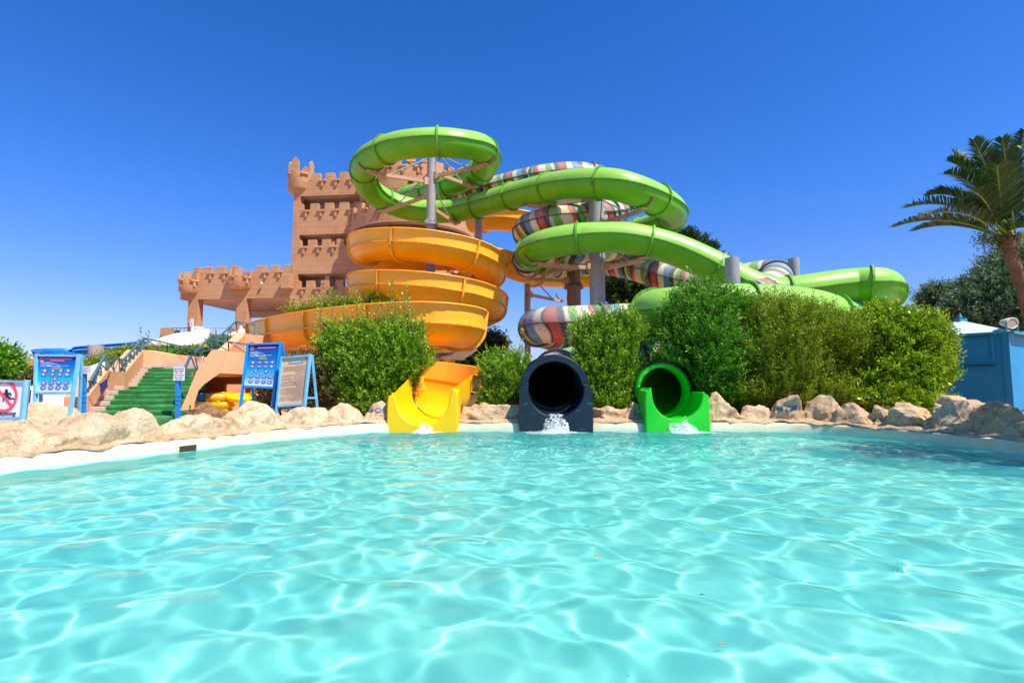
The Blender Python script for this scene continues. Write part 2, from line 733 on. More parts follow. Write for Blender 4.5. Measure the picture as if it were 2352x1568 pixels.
wob = mth('MULTIPLY', mth('SINE', mth('MULTIPLY', sp.outputs[1], 12.566)), .10)
nzz = mth('MULTIPLY', mth('SUBTRACT', noise_n(t, 1.2, 2, .5), .5), .25)
fra = mth('FRACT', mth('DIVIDE', mth('ADD', mth('ADD', sp.outputs[0], wob), nzz), 2.7))
cream, gr, dk, red, blu = rgb('e6dcbc'), rgb('68b834'), rgb('353540'), rgb('d05238'), rgb('4390b8')
seq = [(cream, .07), (gr, .10), (cream, .05), (dk, .07), (red, .10), (dk, .03), (cream, .10), (blu, .11), (dk, .09), (cream, .05), (gr, .07), (dk, .03), (red, .06), (cream, .07)]
stops, acc = [], 0
for cc, w in seq:
    stops.append((acc + .011, cc))
    stops.append((min(.999, acc + w - .009), cc))
    acc += w
c = ramp(t, fra, stops)
c = mixc(t, upper_pale(t, 'tube'), c, mixc(t, .35, c, rgb('b3ad9a')))
c = mixc(t, ramp(t, noise_n(t, 1.6, 6, .7, .5), [(.5, 0.0), (.72, .6)]), c, rgb('8d7f72'))
t.links.new(c, b.inputs['Base Color'])
b.inputs['Roughness'].default_value = .36
bump(t, b, noise_n(t, 3.0, 5, .6), .10, .02)
M_STRIPE = m

# --- green tube slide
gpts = [P(930, 452, 33.5), P(985, 438, 30.5), P(1035, 424, 28.2), P(1085, 403, 27.2), P(1118, 377, 25.6), P(1108, 343, 23.4), P(1048, 330, 22.1), P(980, 328, 21.9), P(905, 338, 22.6), P(845, 368, 24.0), P(836, 405, 25.6),
        P(858, 443, 27.0), P(915, 473, 28.1), P(985, 486, 28.2), P(1060, 482, 27.4), P(1125, 465, 26.1), P(1190, 447, 24.3), P(1290, 426, 21.8), P(1390, 422, 20.4), P(1460, 438, 20.3), P(1525, 468, 21.4), P(1546, 492, 22.9),
        P(1520, 512, 24.6), P(1440, 540, 26.4), P(1330, 578, 26.2), P(1245, 594, 24.6), P(1218, 582, 22.8), P(1250, 563, 21.3), P(1330, 548, 20.6), P(1430, 546, 20.4), P(1540, 570, 20.3), P(1640, 613, 20.1), P(1718, 655, 19.8),
        P(1785, 673, 19.5), P(1850, 668, 19.3), P(1905, 660, 19.2), P(1965, 654, 19.1), P(2014, 653, 18.8), P(2036, 660, 19.8), P(2034, 676, 21.0), P(2000, 696, 21.8), P(1962, 715, 21.0), P(1955, 742, 19.0), P(1985, 762, 17.2), P(1975, 757, 15.9), P(1925, 733, 14.9), P(1850, 713, 14.3), P(1740, 705, 13.9), P(1640, 706, 13.8), P(1540, 713, 13.9), P(1492, 722, 14.9), P(1482, 748, 16.4),
        P(1520, 776, 17.4), P(1580, 800, 17.2), P(1600, 822, 16.0), P(1560, 850, 14.8), P(1532, 880, 13.6), Vector((3.62, 12.6, .86))]
gl = thing('tube_slide', (3.6, 12.6, 0), 'bright green enclosed tube slide looping above the orange one and ending beside the big shrub', 'water slide')
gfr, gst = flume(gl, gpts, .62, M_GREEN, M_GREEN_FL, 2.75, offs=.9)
# --- striped tube slide
spts = [P(940, 486, 33.5), P(1040, 458, 31), P(1110, 440, 29), P(1180, 421, 27.8), P(1260, 405, 27.0), P(1340, 402, 26.9), P(1410, 425, 27.3), P(1430, 462, 26.2), P(1412, 486, 24.6), P(1350, 497, 23.3), P(1270, 506, 23.4), P(1212, 524, 24.8),
        P(1225, 545, 27.0), P(1310, 556, 28.4), P(1400, 562, 27.2), P(1420, 566, 25.0), P(1350, 572, 23.6), P(1270, 576, 23.6), P(1212, 588, 24.9), P(1228, 606, 27.0), P(1320, 606, 28.2), P(1400, 604, 27.2), P(1480, 621, 25.6),
        P(1560, 645, 24.4), P(1650, 654, 23.2), P(1730, 636, 21.9), P(1772, 634, 21.4), P(1780, 650, 20.4), P(1730, 690, 19.0), P(1600, 722, 18.4), P(1450, 738, 18.3), P(1320, 744, 18.2), P(1252, 747, 18.6), P(1236, 756, 19.8),
        P(1290, 772, 21.0), P(1400, 780, 20.2), P(1480, 790, 18.4), P(1490, 806, 16.8), P(1430, 826, 15.6), P(1345, 842, 14.9), P(1285, 860, 14.2), P(1270, 875, 13.2), Vector((.955, 11.95, .94))]
sl = thing('tube_slide', (.95, 11.9, 0), 'multicoloured striped tube slide coiling round the brown column and ending in a dark blue mouth', 'water slide')
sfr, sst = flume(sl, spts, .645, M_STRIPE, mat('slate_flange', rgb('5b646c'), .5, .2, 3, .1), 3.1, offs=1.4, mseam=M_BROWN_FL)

# --- orange open flume
m_oi = M_ORANGE
hc = P(985, 600, 24.9)
hx, hy, hr = hc.x, 24.9, 2.95
opts = [P(1085, 512, 33), P(1150, 506, 32.0), P(1230, 520, 32.5), P(1330, 556, 35), P(1430, 600, 36), P(1450, 628, 35.2), P(1390, 637, 34.0), P(1300, 637, 33), P(1240, 634, 31.5), P(1195, 622, 29.6), P(1130, 600, 28.6)]
for k in range(3, 20):
    # quarter turns: back, left, front, right
    a = -PI / 2 * (k / 2 - 1.5)        # k=3 back-ish
    turn = (k - 3) / 8
    z = 8.05 - 1.8 * turn
    ang = PI / 2 + (k - 3) * PI / 4    # starts at the back (+y), runs to -x, then the front
    opts.append(Vector((hx + hr * math.cos(ang), hy + hr * math.sin(ang), z - .28)))
opts = opts[:-1]
zb = 4.15
opts += [Vector((-3.9, 27.9, zb)), Vector((-7.0, 28.7, 3.8)), Vector((-10.6, 28.4, 3.4)), Vector((-12.1, 26.6, 3.12)), Vector((-11.1, 23.4, 3.0)), Vector((-8.0, 19.6, 2.93)), Vector((-4.9, 17.2, 2.9)), Vector((-2.7, 16.15, 2.86)),
         Vector((-1.7, 16.75, 2.80)), Vector((-2.1, 17.7, 2.74)), Vector((-3.4, 18.1, 2.62)), Vector((-4.9, 17.7, 2.2)), Vector((-5.5, 16.7, 1.8)), Vector((-4.6, 15.7, 1.45)), Vector((-3.0, 15.35, 1.2)), Vector((-1.95, 14.9, 1.03)), Vector((-1.6, 14.1, .9)), Vector((-1.75, 13.05, .80))]
ol = thing('open_slide', (-1.93, 11.6, 0), 'orange open flume slide spiralling down round a grey column to a yellow chute', 'water slide')
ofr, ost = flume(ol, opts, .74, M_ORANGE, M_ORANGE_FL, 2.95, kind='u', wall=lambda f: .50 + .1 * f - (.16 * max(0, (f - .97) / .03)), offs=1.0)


# --- exits
def exit_mouth(root, name, xc, yf, half, zl, zr, r, zc, m, depth=.7, zin=.0, flare=0.0, yb=None, rb=None, xb=None, zcb=None, ztb=None, bsc=1.0):
    """front panel with a U cut-out and the trough behind it"""
    n = 24
    inner, outer, back = [], [], []
    rb = rb or r
    xb = xc if xb is None else xb
    zcb = zc if zcb is None else zcb
    yb = yf + depth if yb is None else yb
    ztop = lambda s: zl if s < 0 else zr
    prof = []
    prof.append((-1, 'top'))
    inn = [(-r - flare, zl)] + [(r * math.cos(a), zc + r * math.sin(a)) for a in [PI + PI * k / n for k in range(n + 1)]] + [(r + flare, zr)]
    bck = [(-rb, ztb or zl + .03)] + [(rb * math.cos(a), zcb + bsc * rb * math.sin(a)) for a in [PI + PI * k / n for k in range(n + 1)]] + [(rb, ztb or zr + .03)]
    out = []
    rc = min(.13, (half - r - flare) * .8)
    for k, (x, z) in enumerate(inn):
        f = k / (len(inn) - 1)
        if f < .28:
            g = f / .28
            if g < .2:
                a_ = g / .2 * PI / 2
                out.append((-half + rc - rc * math.sin(a_), zl - rc + rc * math.cos(a_)))
            else:
                g = (g - .2) / .8
                out.append((-half, (zl - rc) * (1 - g) + (-.12) * g))
        elif f > .72:
            g = (f - .72) / .28
            if g > .8:
                a_ = (1 - g) / .2 * PI / 2
                out.append((half - rc + rc * math.sin(a_), zr - rc + rc * math.cos(a_)))
            else:
                g = g / .8
                out.append((half, -.12 * (1 - g) + (zr - rc) * g))
        else:
            g = (f - .28) / .44
            out.append((-half + 2 * half * g, -.12))
    mb = MB()
    bev = .025
    rows = [[Vector((xb + x, yb, z)) for x, z in bck],
            [Vector((xc + x, yf + bev, z)) for x, z in inn],
            [Vector((xc + x * 1.0 + (bev if x < 0 else -bev) * -.9, yf, z + (-.012))) for x, z in inn],
            [Vector((xc + x * (1 - bev / half), yf, z * 1.0)) for x, z in out],
            [Vector((xc + x, yf + bev, z)) for x, z in out],
            [Vector((xc + x, yf + .62, z + (.02 if z > .3 else 0))) for x, z in out],
            ]
    mb.grid(rows)
    o = mb.build(name, m, root, sm=35)
    mb = MB()
    # closing caps over the tops of the two cheeks
    for sg, zt in ((-1, zl), (1, zr)):
        a, b_ = (xc + sg * (r + flare), xc + sg * (half - rc))
        mb.box(((a + b_) / 2, yf + .33, zt + .004), (abs(b_ - a) + .03, .62, .035), bev=.012)
    mb.build('rim_cap', m, o)
    return o


exit_mouth(gl, 'exit_trough', 3.57, 11.33, .70, .93, .84, .54, .80, M_GREEN_EXIT, yb=12.62, rb=.615, xb=3.62, zcb=.86, flare=.02)
exit_mouth(sl, 'exit_block', .955, 11.33, .795, 1.02, 1.0, .60, .93, M_NAVY, yb=12.0, rb=.60)
ex = exit_mouth(ol, 'exit_chute', -1.93, 11.33, .765, .82, .92, .575, .72, M_YELLOW, yb=13.1, rb=.745, zcb=.80, xb=-1.74, flare=.06, ztb=1.27, bsc=.86)
# mouth rings (thick rolled lips of the two tubes)
def mouth_ring(root, name, c, r0, r1, y0, y1, m, lo=0.0):
    mb = MB()
    n = 40
    rows = []
    for (rr, yy) in ((r0, y1), (r0, y0 + .03), (r0 + .02, y0), (r1 - .03, y0), (r1, y0 + .03), (r1, y1)):
        rows.append([Vector((c[0] + rr * math.cos(2 * PI * k / n), yy, c[2] + rr * math.sin(2 * PI * k / n))) for k in range(n)])
    mb.grid(rows, close_v=True)
    return mb.build(name, m, root, sm=35)


mouth_ring(sl, 'mouth_ring', (.955, 0, .93), .60, .775, 11.72, 12.45, M_NAVY)
for yy in (12.9, 13.35):
    mouth_ring(sl, 'collar_ring', (.935, 0, .955 + (yy - 11.9) * .04), .66, .74, yy, yy + .1, M_NAVY)
mb = MB()
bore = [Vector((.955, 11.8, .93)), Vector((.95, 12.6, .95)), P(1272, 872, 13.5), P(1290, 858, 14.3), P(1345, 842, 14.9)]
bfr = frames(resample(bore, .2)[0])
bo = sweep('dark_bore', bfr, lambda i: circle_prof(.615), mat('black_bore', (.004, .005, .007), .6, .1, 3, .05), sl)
mouth_ring(gl, 'mouth_ring', (3.62, 0, .865), .565, .665, 12.5, 12.95, M_GREEN_EXIT)
# black lining a few metres up the striped tube; the green bore has none

# ------------------------------------------------------------------ steelwork
def column(u, Y, v_top, rad, m, label, name='support_column', ring_v=(), z0=.1, group=None, arms=(), rods=(), cone=None):
    b0 = P(u, 880, Y)
    x = b0.x
    ztop = P(u, v_top, Y).z
    th = thing(name, (x, Y, z0), label, 'steel column', group)
    mb = MB()
    mb.tube([(x, Y, z0), (x, Y, ztop)], rad, 28)
    # spiral weld seam
    pole = mb.build('pole', m, th, sm=40)
    mb = MB()
    pts = [Vector((x + (rad + .003) * math.cos(a), Y + (rad + .003) * math.sin(a), z0 + a * .55 / 1.0)) for a in [k * .3 for k in range(int((ztop - z0) / .55 / .3))]]
    if len(pts) > 3:
        mb.tube(pts, .009, 4)
        mb.build('weld_seam', m, pole)
    for v in ring_v:
        z = P(u, v, Y).z
        mb = MB()
        mb.lathe((x, Y, z), [(rad, -.05), (rad + .13, -.05), (rad + .13, .05), (rad, .05)], 28)
        for q in range(16):
            an = 2 * PI * q / 16
            d = Vector((math.cos(an), math.sin(an), 0))
            c0 = Vector((x, Y, z)) + d * rad
            mb.poly([c0 + Vector((0, 0, .05)), c0 + d * .11 + Vector((0, 0, .05)), c0 + Vector((0, 0, .3))], thick=Vector((-d.y, d.x, 0)) * .012)
        mb.build('bolted_collar', m, th)
    for q in arms:
        q = Vector(q)
        d = Vector((q.x - x, q.y - Y, 0)).normalized()
        a = Vector((x, Y, q.z)) + d * rad
        mb = MB()
        mb.bar(a, q, .13, .16)
        mb.box(a + d * .02, (.26, .26, .34), rz=math.atan2(d.y, d.x))
        mb.box(q + Vector((0, 0, .06)), (.42, .3, .05), rz=math.atan2(d.y, d.x))
        arm = mb.build('support_arm', M_BEIGE_STEEL, th)
        mb = MB()
        L = (q - a).length
        mb.tube([a + Vector((0, 0, min(1.15, .5 * L))), a + (q - a) * .72], .035, 8)
        mb.build('tie_rod', M_STEEL, arm)
        # saddle cradling the flume above
        mb = MB()
        s = Vector((0, 0, 1))
        rr = .70
        tdir = Vector((-d.y, d.x, 0))
        pts = [q + Vector((0, 0, .06 + rr)) + (d * math.cos(a_) + s * math.sin(a_)) * rr for a_ in [PI * (1.18 + .64 * k / 8) for k in range(9)]]
        mb.tube(pts, .045, 6)
        mb.build('saddle', M_BROWN_STEEL, arm)
    return th


def near(fr, u, v, r=.62, below=.12):
    """the path point seen nearest to (u, v): the seat of an arm under it"""
    best = min(fr, key=lambda q: (uv(q[0])[0] - u) ** 2 + (uv(q[0])[1] - v) ** 2)[0]
    return Vector((best.x, best.y, best.z - r - below))


def uv(p):
    d = Vector(p) - Vector((0, 0, HCAM))
    yf = d.y * CP + d.z * SP
    return (1176 + FPX * d.x / yf, 784 - FPX * (d.z * CP - d.y * SP) / yf)


column(985, 24.9, 356, .22, M_STEEL, 'tall grey column with spiral weld inside the green top loop and orange coil', ring_v=(516,),
       arms=[near(gfr, 858, 372), near(gfr, 1108, 352), near(gfr, 880, 458), near(gfr, 1090, 400), near(gfr, 1050, 484)])
column(1375, 22.3, 428, .33, M_STEEL, 'thick light grey column carrying the two green loops beside the striped coil', ring_v=(),
       arms=[near(gfr, 1225, 440), near(gfr, 1470, 440), near(gfr, 1235, 570), near(gfr, 1478, 552), near(gfr, 1240, 592)])
column(1320, 25.6, 470, .34, M_BROWN_STEEL, 'thick brown column with bolted collar inside the striped coil', ring_v=(661,),
       arms=[P(1212, 640, 24.9), P(1420, 602, 25.2)])
column(1212, 28.5, 652, .17, M_BEIGE_STEEL, 'slim beige column under the closed orange bend', arms=[P(1290, 692, 31)])
column(1097, 29.5, 500, .21, M_STEEL, 'slim grey column standing behind the orange coil beside the castle wall')
column(1691, 17.5, 593, .235, M_STEEL, 'capped grey column stub rising out of the big shrub before the green tube')
column(1835, 22.2, 594, .225, M_STEEL, 'capped grey column stub behind the green tube near its far end', arms=[P(1765, 652, 21.6)])
column(1648, 27, 581, .2, M_STEEL, 'pale column top peeping over the sloping green tube')
sc_ = column(1030, 16.2, 822, .2, M_ORANGE_FL, 'short orange painted column under the lowest orange bend')
mb = MB()
mb.box(P(1020, 822, 16.2), (1.3, .5, .12))
mb.bar(P(975, 818, 16.0), P(1085, 812, 16.3), .12, .16)
mb.bar(P(1000, 832, 16.0), P(965, 812, 16.0), .07)
mb.bar(P(1060, 824, 16.0), P(1095, 802, 16.2), .07)
mb.build('cradle', M_BROWN_STEEL, sc_)
column(215, 24.0, 793, .31, M_BEIGE_STEEL, 'short beige column inside the bend of the blue slide')
# ------------------------------------------------------------------ castle
m, t, b, o = nodes_of('terracotta_render')
br = t.nodes.new('ShaderNodeTexBrick')
br.inputs['Scale'].default_value = 1.0
br.inputs['Mortar Size'].default_value = .012
br.inputs['Mortar Smooth'].default_value = .4
br.inputs['Brick Width'].default_value = 1.3
br.inputs['Row Height'].default_value = .42
g = t.nodes.new('ShaderNodeNewGeometry')
cb = t.nodes.new('ShaderNodeCombineXYZ')
sp_ = t.nodes.new('ShaderNodeSeparateXYZ')
t.links.new(g.outputs['Position'], sp_.inputs[0])
t.links.new(sp_.outputs[0], cb.inputs[0])
t.links.new(sp_.outputs[2], cb.inputs[1])
t.links.new(cb.outputs[0], br.inputs['Vector'])
c = mixc(t, ramp(t, noise_n(t, .5, 6, .6, .3), [(.3, 0.0), (.7, 1.0)]), rgb('ba875e'), rgb('c89a70'))
c = mixc(t, ramp(t, noise_n(t, 1.1, 6, .7, .6, stretch=(1, 1, .25)), [(.55, 0.0), (.74, .55)]), c, rgb('a07458'))
t.links.new(c, b.inputs['Base Color'])
b.inputs['Roughness'].default_value = .9
b.inputs['Specular IOR Level'].default_value = .2
mx = mixc(t, .25, ramp(t, br.outputs['Fac'], [(0, 1.0), (1, 0.0)]), noise_n(t, 9, 5, .65))
bump(t, b, mx, .8, .04)
M_TERRA = m
M_LILAC = mat('lilac_grey_plaster', rgb('d8c4ba'), .85, .06, 1, .1)
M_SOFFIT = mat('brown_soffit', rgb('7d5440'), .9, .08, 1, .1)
M_PEACH = mat('peach_render', rgb('eda878'), .85, .06, 1.1, .35, .012, dirt=(rgb('cf8a5c'), 1.4, .56), bscale=20)

RZ = -R(6)
ex_ = Vector((math.cos(RZ), math.sin(RZ), 0))
ny_ = Vector((-math.sin(RZ), math.cos(RZ), 0))
O = P(660, 880, 38.2)
O.z = 0


def F(s, d, z):
    """castle frame: s along the facade, d inward, z up"""
    return O + ex_ * s + ny_ * d + Vector((0, 0, z))


def su(u, d=0.0):
    """facade distance s whose point is seen at column u"""
    k = (u - 1176) / FPX
    # O.x + ex.x s + ny.x d = k * (O.y + ex.y s + ny.y d)   (pitch ignored: a vertical plane)
    return (k * (O.y + ny_.y * d) - O.x - ny_.x * d) / (ex_.x - k * ex_.y)


castle = thing('castle_building', F(5, 3, 0), 'terracotta mock castle tower with crenellated balconies and an open arcade wing', 'castle')


def fbox(mb, s0, s1, d0, d1, z0, z1, bev=0):
    c = F((s0 + s1) / 2, (d0 + d1) / 2, (z0 + z1) / 2)
    mb.box(c, (abs(s1 - s0), abs(d1 - d0), abs(z1 - z0)), rz=RZ, bev=bev)


def tee():
    mb = MB()
    mb.box((0, -.06, -.07), (.58, .16, .15), bev=.01)
    mb.box((0, -.04, -.34), (.18, .12, .40), bev=.01)
    me_o = mb.build('corbel', M_TERRA, castle)
    return me_o


tee0 = tee()
tee0.matrix_parent_inverse = castle.matrix_basis.inverted()
tee_first = [True]


def place_tee(p, rz):
    if tee_first[0]:
        o = tee0
        tee_first[0] = False
    else:
        o = tee0.copy()
        C.objects.link(o)
        o.parent = castle
        o.matrix_parent_inverse = castle.matrix_basis.inverted()
    o.location = p
    o.rotation_euler = (0, 0, rz)


def parapet(name, s0, s1, zb, zw, zm, mer, tees, thick=.28, d=0.0):
    """band zb..zw with merlons up to zm"""
    mb = MB()
    fbox(mb, s0, s1, d, d + thick, zb, zw)
    for a, b_ in mer:
        fbox(mb, a, b_, d + .001, d + thick - .001, zw - .01, zm, bev=.02)
    mb.build(name, M_TERRA, castle)
    for s in tees:
        place_tee(F(s, d, zw + .06), RZ)


sL, sR = 0.0, su(835)
Wt = su(817)
# top parapet
rowm = [(su(701.6), su(723)), (su(735), su(755.7)), (su(767.7), su(788.5)), (su(801), su(822))]
rowt = [su(729), su(761), su(795)]
parapet('parapet', 0, sR, 15.0, 16.15, 16.72, rowm, rowt)
rowm2 = [(su(676), su(684)), (su(701), su(721)), (su(735), su(755)), (su(769), su(791)), (su(803), sR)]
rowt2 = [su(693), su(728), su(762), su(797)]
parapet('parapet', 0, sR, 12.05, 13.85, 14.42, rowm2, rowt2)
rowm3 = [(su(676), su(683)), (su(698), su(718)), (su(731), su(751)), (su(765), su(784)), (su(800), sR)]
rowt3 = [su(690), su(724), su(758), su(792)]
parapet('parapet', 0, sR, 9.1, 11.1, 11.66, rowm3, rowt3)
parapet('parapet', 0, sR + 1.5, 4.2, 8.0, 8.58, [(su(672), su(684)), (su(697), su(716)), (su(731), su(751)), (su(765), su(784)), (su(800), sR)], [su(690), su(724), su(758), su(792)])
# piers beside the openings and the tower's flanks
mb = MB()
for z0, z1 in ((8.0, 9.1), (11.1, 12.05), (13.85, 15.0)):
    for s0_, s1_ in ((0, .52), (Wt, sR)):
        m2_ = MB()
        fbox(m2_, s0_, s1_, 0, .5, z0, z1)
        m2_.build('pier', M_TERRA, castle)
fbox(mb, 0.0, .28, .28, 7.5, 4.0, 8.0)
fbox(mb, 0.0, .28, .28, 7.5, 9.1, 11.1)
fbox(mb, 0.0, .28, .28, 7.5, 12.05, 13.85)
fbox(mb, 0.0, .28, .28, 7.5, 15.0, 16.15)
for z0, z1 in ((8.0, 9.1), (11.1, 12.05), (13.85, 15.0)):
    fbox(mb, .002, .28, .5, 7.0, z0, z1)
fbox(mb, 0.0, .5, 7.0, 7.5, 4.0, 16)
mb.build('wall', M_TERRA, castle)
# floor slabs and inner walls
mb = MB()
for z in (9.1, 12.05, 15.0):
    fbox(mb, .28, sR + 6.5, .3, 2.3, z + .02, z + .27)
mb.build('floor_slab', M_LILAC, castle)
mb = MB()
fbox(mb, .3, sR + 6, 1.9, 2.1, 12.3, 15.0)
fbox(mb, .3, su(748, 2), 1.9, 2.1, 9.3, 12.05)
fbox(mb, su(763, 2), sR + 6, 1.9, 2.1, 9.3, 12.05)
fbox(mb, .3, su(788, 2), 1.9, 2.1, 6.3, 9.1)
fbox(mb, su(742, 1), su(752, 1), .9, 1.3, 6.3, 9.1)
fbox(mb, su(806, 2), sR + 6, 2.2, 2.4, 6.3, 9.1)
mb.build('inner_wall', M_LILAC, castle)
# corner turret
tc = F(su(669), .55, 0)
mb = MB()
mb.lathe((tc.x, tc.y, 0), [(.05, 14.55), (.22, 14.7), (.32, 14.95), (.62, 15.3), (.88, 15.5), (.93, 15.6), (.93, 16.85), (.8, 16.85), (.8, 16.2), (.0, 16.2)], 28)
tur = mb.build('corner_turret', M_TERRA, castle, sm=40)
mb = MB()
for k, a in enumerate((-PI / 2 - .15, -PI / 2 + 1.45, -PI / 2 - 1.55, PI / 2)):
    d = Vector((math.cos(a), math.sin(a), 0))
    tng = Vector((-d.y, d.x, 0))
    c0 = Vector((tc.x, tc.y, 16.8)) + d * .87
    w = .27
    mb.poly([c0 - tng * w, c0 + tng * w, c0 + tng * w + Vector((0, 0, .85)), c0 + Vector((0, 0, 1.12)), c0 - tng * w + Vector((0, 0, .85))], thick=-d * .14)
    mb.build('merlon_finial', M_TERRA, tur)
    mb = MB()
for a in (-PI / 2 - .8, -PI / 2 + .62):
    d = Vector((math.cos(a), math.sin(a), 0))
    mb = MB()
    mb.box(Vector((tc.x, tc.y, 16.68)) + d * .97, (.16, .55, .13), rz=a, bev=.015)
    mb.build('ledge', M_TERRA, tur)

# round bay
bc = P(945, 880, 39.2)
bc.z = 0


def arcband(mb, r0, r1, z0, z1, a0, a1, n=40):
    rows = []
    for rr, zz in ((r0, z0), (r1, z0), (r1, z1), (r0, z1), (r0, z0)):
        rows.append([bc + Vector((rr * math.cos(a0 + (a1 - a0) * k / n), rr * math.sin(a0 + (a1 - a0) * k / n), zz)) for k in range(n + 1)])
    mb.grid(rows)
    for k in (0, n):
        mb.poly([r[k] for r in rows[:4]])


def ring_parapet(r, zb, zw, zm, a0, a1, step, off=0.0, tees=True, w=.62):
    mb = MB()
    arcband(mb, r - .28, r, zb, zw, a0, a1)
    a = a0 + off
    while a < a1:
        p = bc + Vector((math.cos(a), math.sin(a), 0)) * (r - .14)
        mb.box(p + Vector((0, 0, (zw + zm) / 2 - .01)), (w, .275, zm - zw + .02), rz=a + PI / 2, bev=.02)
        if tees:
            q = bc + Vector((math.cos(a + step / 2), math.sin(a + step / 2), 0)) * r
            place_tee(q + Vector((0, 0, zw + .06)), a + step / 2 + PI / 2)
        a += step
    mb.build('round_parapet', M_TERRA, castle)


ring_parapet(3.9, 14.55, 16.15, 16.72, -PI - .2, .2, .27)
ring_parapet(4.6, 11.95, 13.1, 13.65, -PI - .1, .1, .30)
mb = MB()
arcband(mb, 3.3, 3.6, 4, 14.6, -PI - .3, .3)
mb.build('round_wall', M_TERRA, castle)
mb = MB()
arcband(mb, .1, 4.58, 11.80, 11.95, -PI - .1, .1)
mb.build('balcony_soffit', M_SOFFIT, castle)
mb = MB()
arcband(mb, .1, 3.88, 14.42, 14.55, -PI, 0)
mb.build('roof_slab', M_TERRA, castle)
for a in (-PI / 2 - .75, -PI / 2 - .2, -PI / 2 + .5):
    mb = MB()
    for k in range(7):
        pass
    d = Vector((math.cos(a), math.sin(a), 0))
    mb.box(bc + d * 3.62 + Vector((0, 0, 10.5)), (.12, 1.1, 1.3), rz=a)
    mb.build('window', mat('dark_opening', rgb('3a2b26'), .8, .1, 1, 0) if 'dark_opening' not in bpy.data.materials else bpy.data.materials['dark_opening'], castle)
mb = MB()
a = -PI / 2 + .02
d = Vector((math.cos(a), math.sin(a), 0))
mb.box(bc + d * 3.64 + Vector((0, 0, 13.8)), (.14, 1.6, 1.3), rz=a)
mb.build('window', M_LILAC, castle)
# speaker and cable conduit
mb = MB()
q = P(944, 412, 35.2)
mb.lathe(q, [(.0, .1), (.12, .1), (.2, -.15), (.2, -.2), (0, -.2)], 12)
mb.tube([P(923, 395, 35.3), P(923, 378, 35.3), P(932, 372, 35.3), P(980, 374, 35.2)], .03, 6)
mb.build('horn_speaker', mat('black_plastic', rgb('2b2b28'), .5), castle)

# arcade wing
w0 = su(406)
zt, zb_, zm_ = 9.3, 7.35, 9.82
mm = [(192, 238), (258, 328), (358, 427), (458, 525), (663, 733), (765, 833), (868, 920)]
cvu = lambda x: (650 + x / 1.845) * .5742
mer = [(su(cvu(a)), su(cvu(b_))) for a, b_ in mm]
tt = [su(cvu(x)) for x in (328, 430, 736, 838)]
parapet('wing_parapet', w0, 0, zb_, zt, zm_, mer, tt, d=.02, thick=.3)
mb = MB()
fbox(mb, w0 + .2, -.002, .32, 7, zb_ + .02, zb_ + .25)
fbox(mb, w0, w0 + .3, .32, 7.2, zb_, zt)
mb.build('wing_roof', M_LILAC, castle)
# columns
for (a, b_, d0) in ((424.6, 447, .02), (537.2, 560, .02)):
    mb = MB()
    fbox(mb, su(a), su(b_), d0, d0 + .62, 3.6, zb_)
    mb.build('pillar', M_TERRA, castle)
mb = MB()
fbox(mb, w0 + .2, w0 + .8, 6.4, 7.0, 3.6, zb_)
mb.build('pillar', M_TERRA, castle)
mb = MB()
fbox(mb, w0 + .3, 0, 6.6, 6.9, zb_ - .55, zb_ + .01)
mb.build('rear_beam', M_LILAC, castle)
# rear arch wall in the wing's right bay
s_a, s_b = su(556, 6.5), su(668, 6.5)
ac = su(586, 6.5)
mb = MB()
zc_ = 5.75
prof_o = []
n = 16
left = [F(s_a, 6.5, 3.6), F(s_a, 6.5, zb_), F(ac, 6.5, zb_), F(s_b, 6.5, zb_), F(s_b, 6.5, 3.6)]
ra = 1.35
arc = [F(ac + ra * math.cos(PI - PI * k / n), 6.5, zc_ + ra * math.sin(PI - PI * k / n)) for k in range(n + 1)]
outr = []
for k in range(n + 1):
    f = k / n
    if f < .25: outr.append(F(s_a, 6.5, 3.6 + (zb_ - 3.6) * f / .25))
    elif f < .75: outr.append(F(s_a + (s_b - s_a) * (f - .25) / .5, 6.5, zb_))
    else: outr.append(F(s_b, 6.5, zb_ - (zb_ - 3.6) * (f - .75) / .25))
th = ny_ * .35
arc = [F(ac - ra, 6.5, 3.6)] + arc + [F(ac + ra, 6.5, 3.6)]
outr = [F(s_a, 6.5, 3.6)] + outr + [F(s_b, 6.5, 3.6)]
mb.grid([[p + th for p in arc], arc, outr, [p + th for p in outr]])
mb.build('arch_wall', M_LILAC, castle)
# turrets of the wing
for (uc, rad, z0, z1, nm) in ((427, .74, 7.75, 9.15, 'wing_turret'), (546, .84, 8.0, 9.3, 'wing_turret')):
    q = F(su(uc), .05, 0)
    mb = MB()
    mb.lathe((q.x, q.y, 0), [(0.02, z0 - .02), (rad * .8, z0), (rad, z0 + .25), (rad, z1 - .38), (rad - .14, z1 - .38), (rad - .14, z1 - .6), (0.01, z1 - .6)], 26)
    tu = mb.build(nm, M_TERRA, castle, sm=40)
    for a in (-PI / 2 - 1.0, -PI / 2 + .25, -PI / 2 + 1.5):
        mb = MB()
        d = Vector((math.cos(a), math.sin(a), 0))
        mb.box(Vector((q.x, q.y, z1 - .12)) + d * (rad - .07), (.14, .55, .56), rz=a, bev=.01)
        mb.build('merlon', M_TERRA, tu)
    for a in (-PI / 2 - .4, -PI / 2 + .9):
        d = Vector((math.cos(a), math.sin(a), 0))
        place_tee(Vector((q.x, q.y, z1 - .38)) + d * rad, a + PI / 2)
mb = MB()
fbox(mb, su(647), su(668), -.55, .05, 7.95, 9.0, bev=.03)
mb.build('corbelled_box', M_TERRA, castle)
mb = MB()
q = F(su(597), -.18, 8.45)
mb.lathe(q, [(0, .08), (.08, .07), (.1, -.05), (0, -.06)], 10)
mb.build('wall_lamp', mat('white_lamp', (.8, .8, .8), .4), castle)
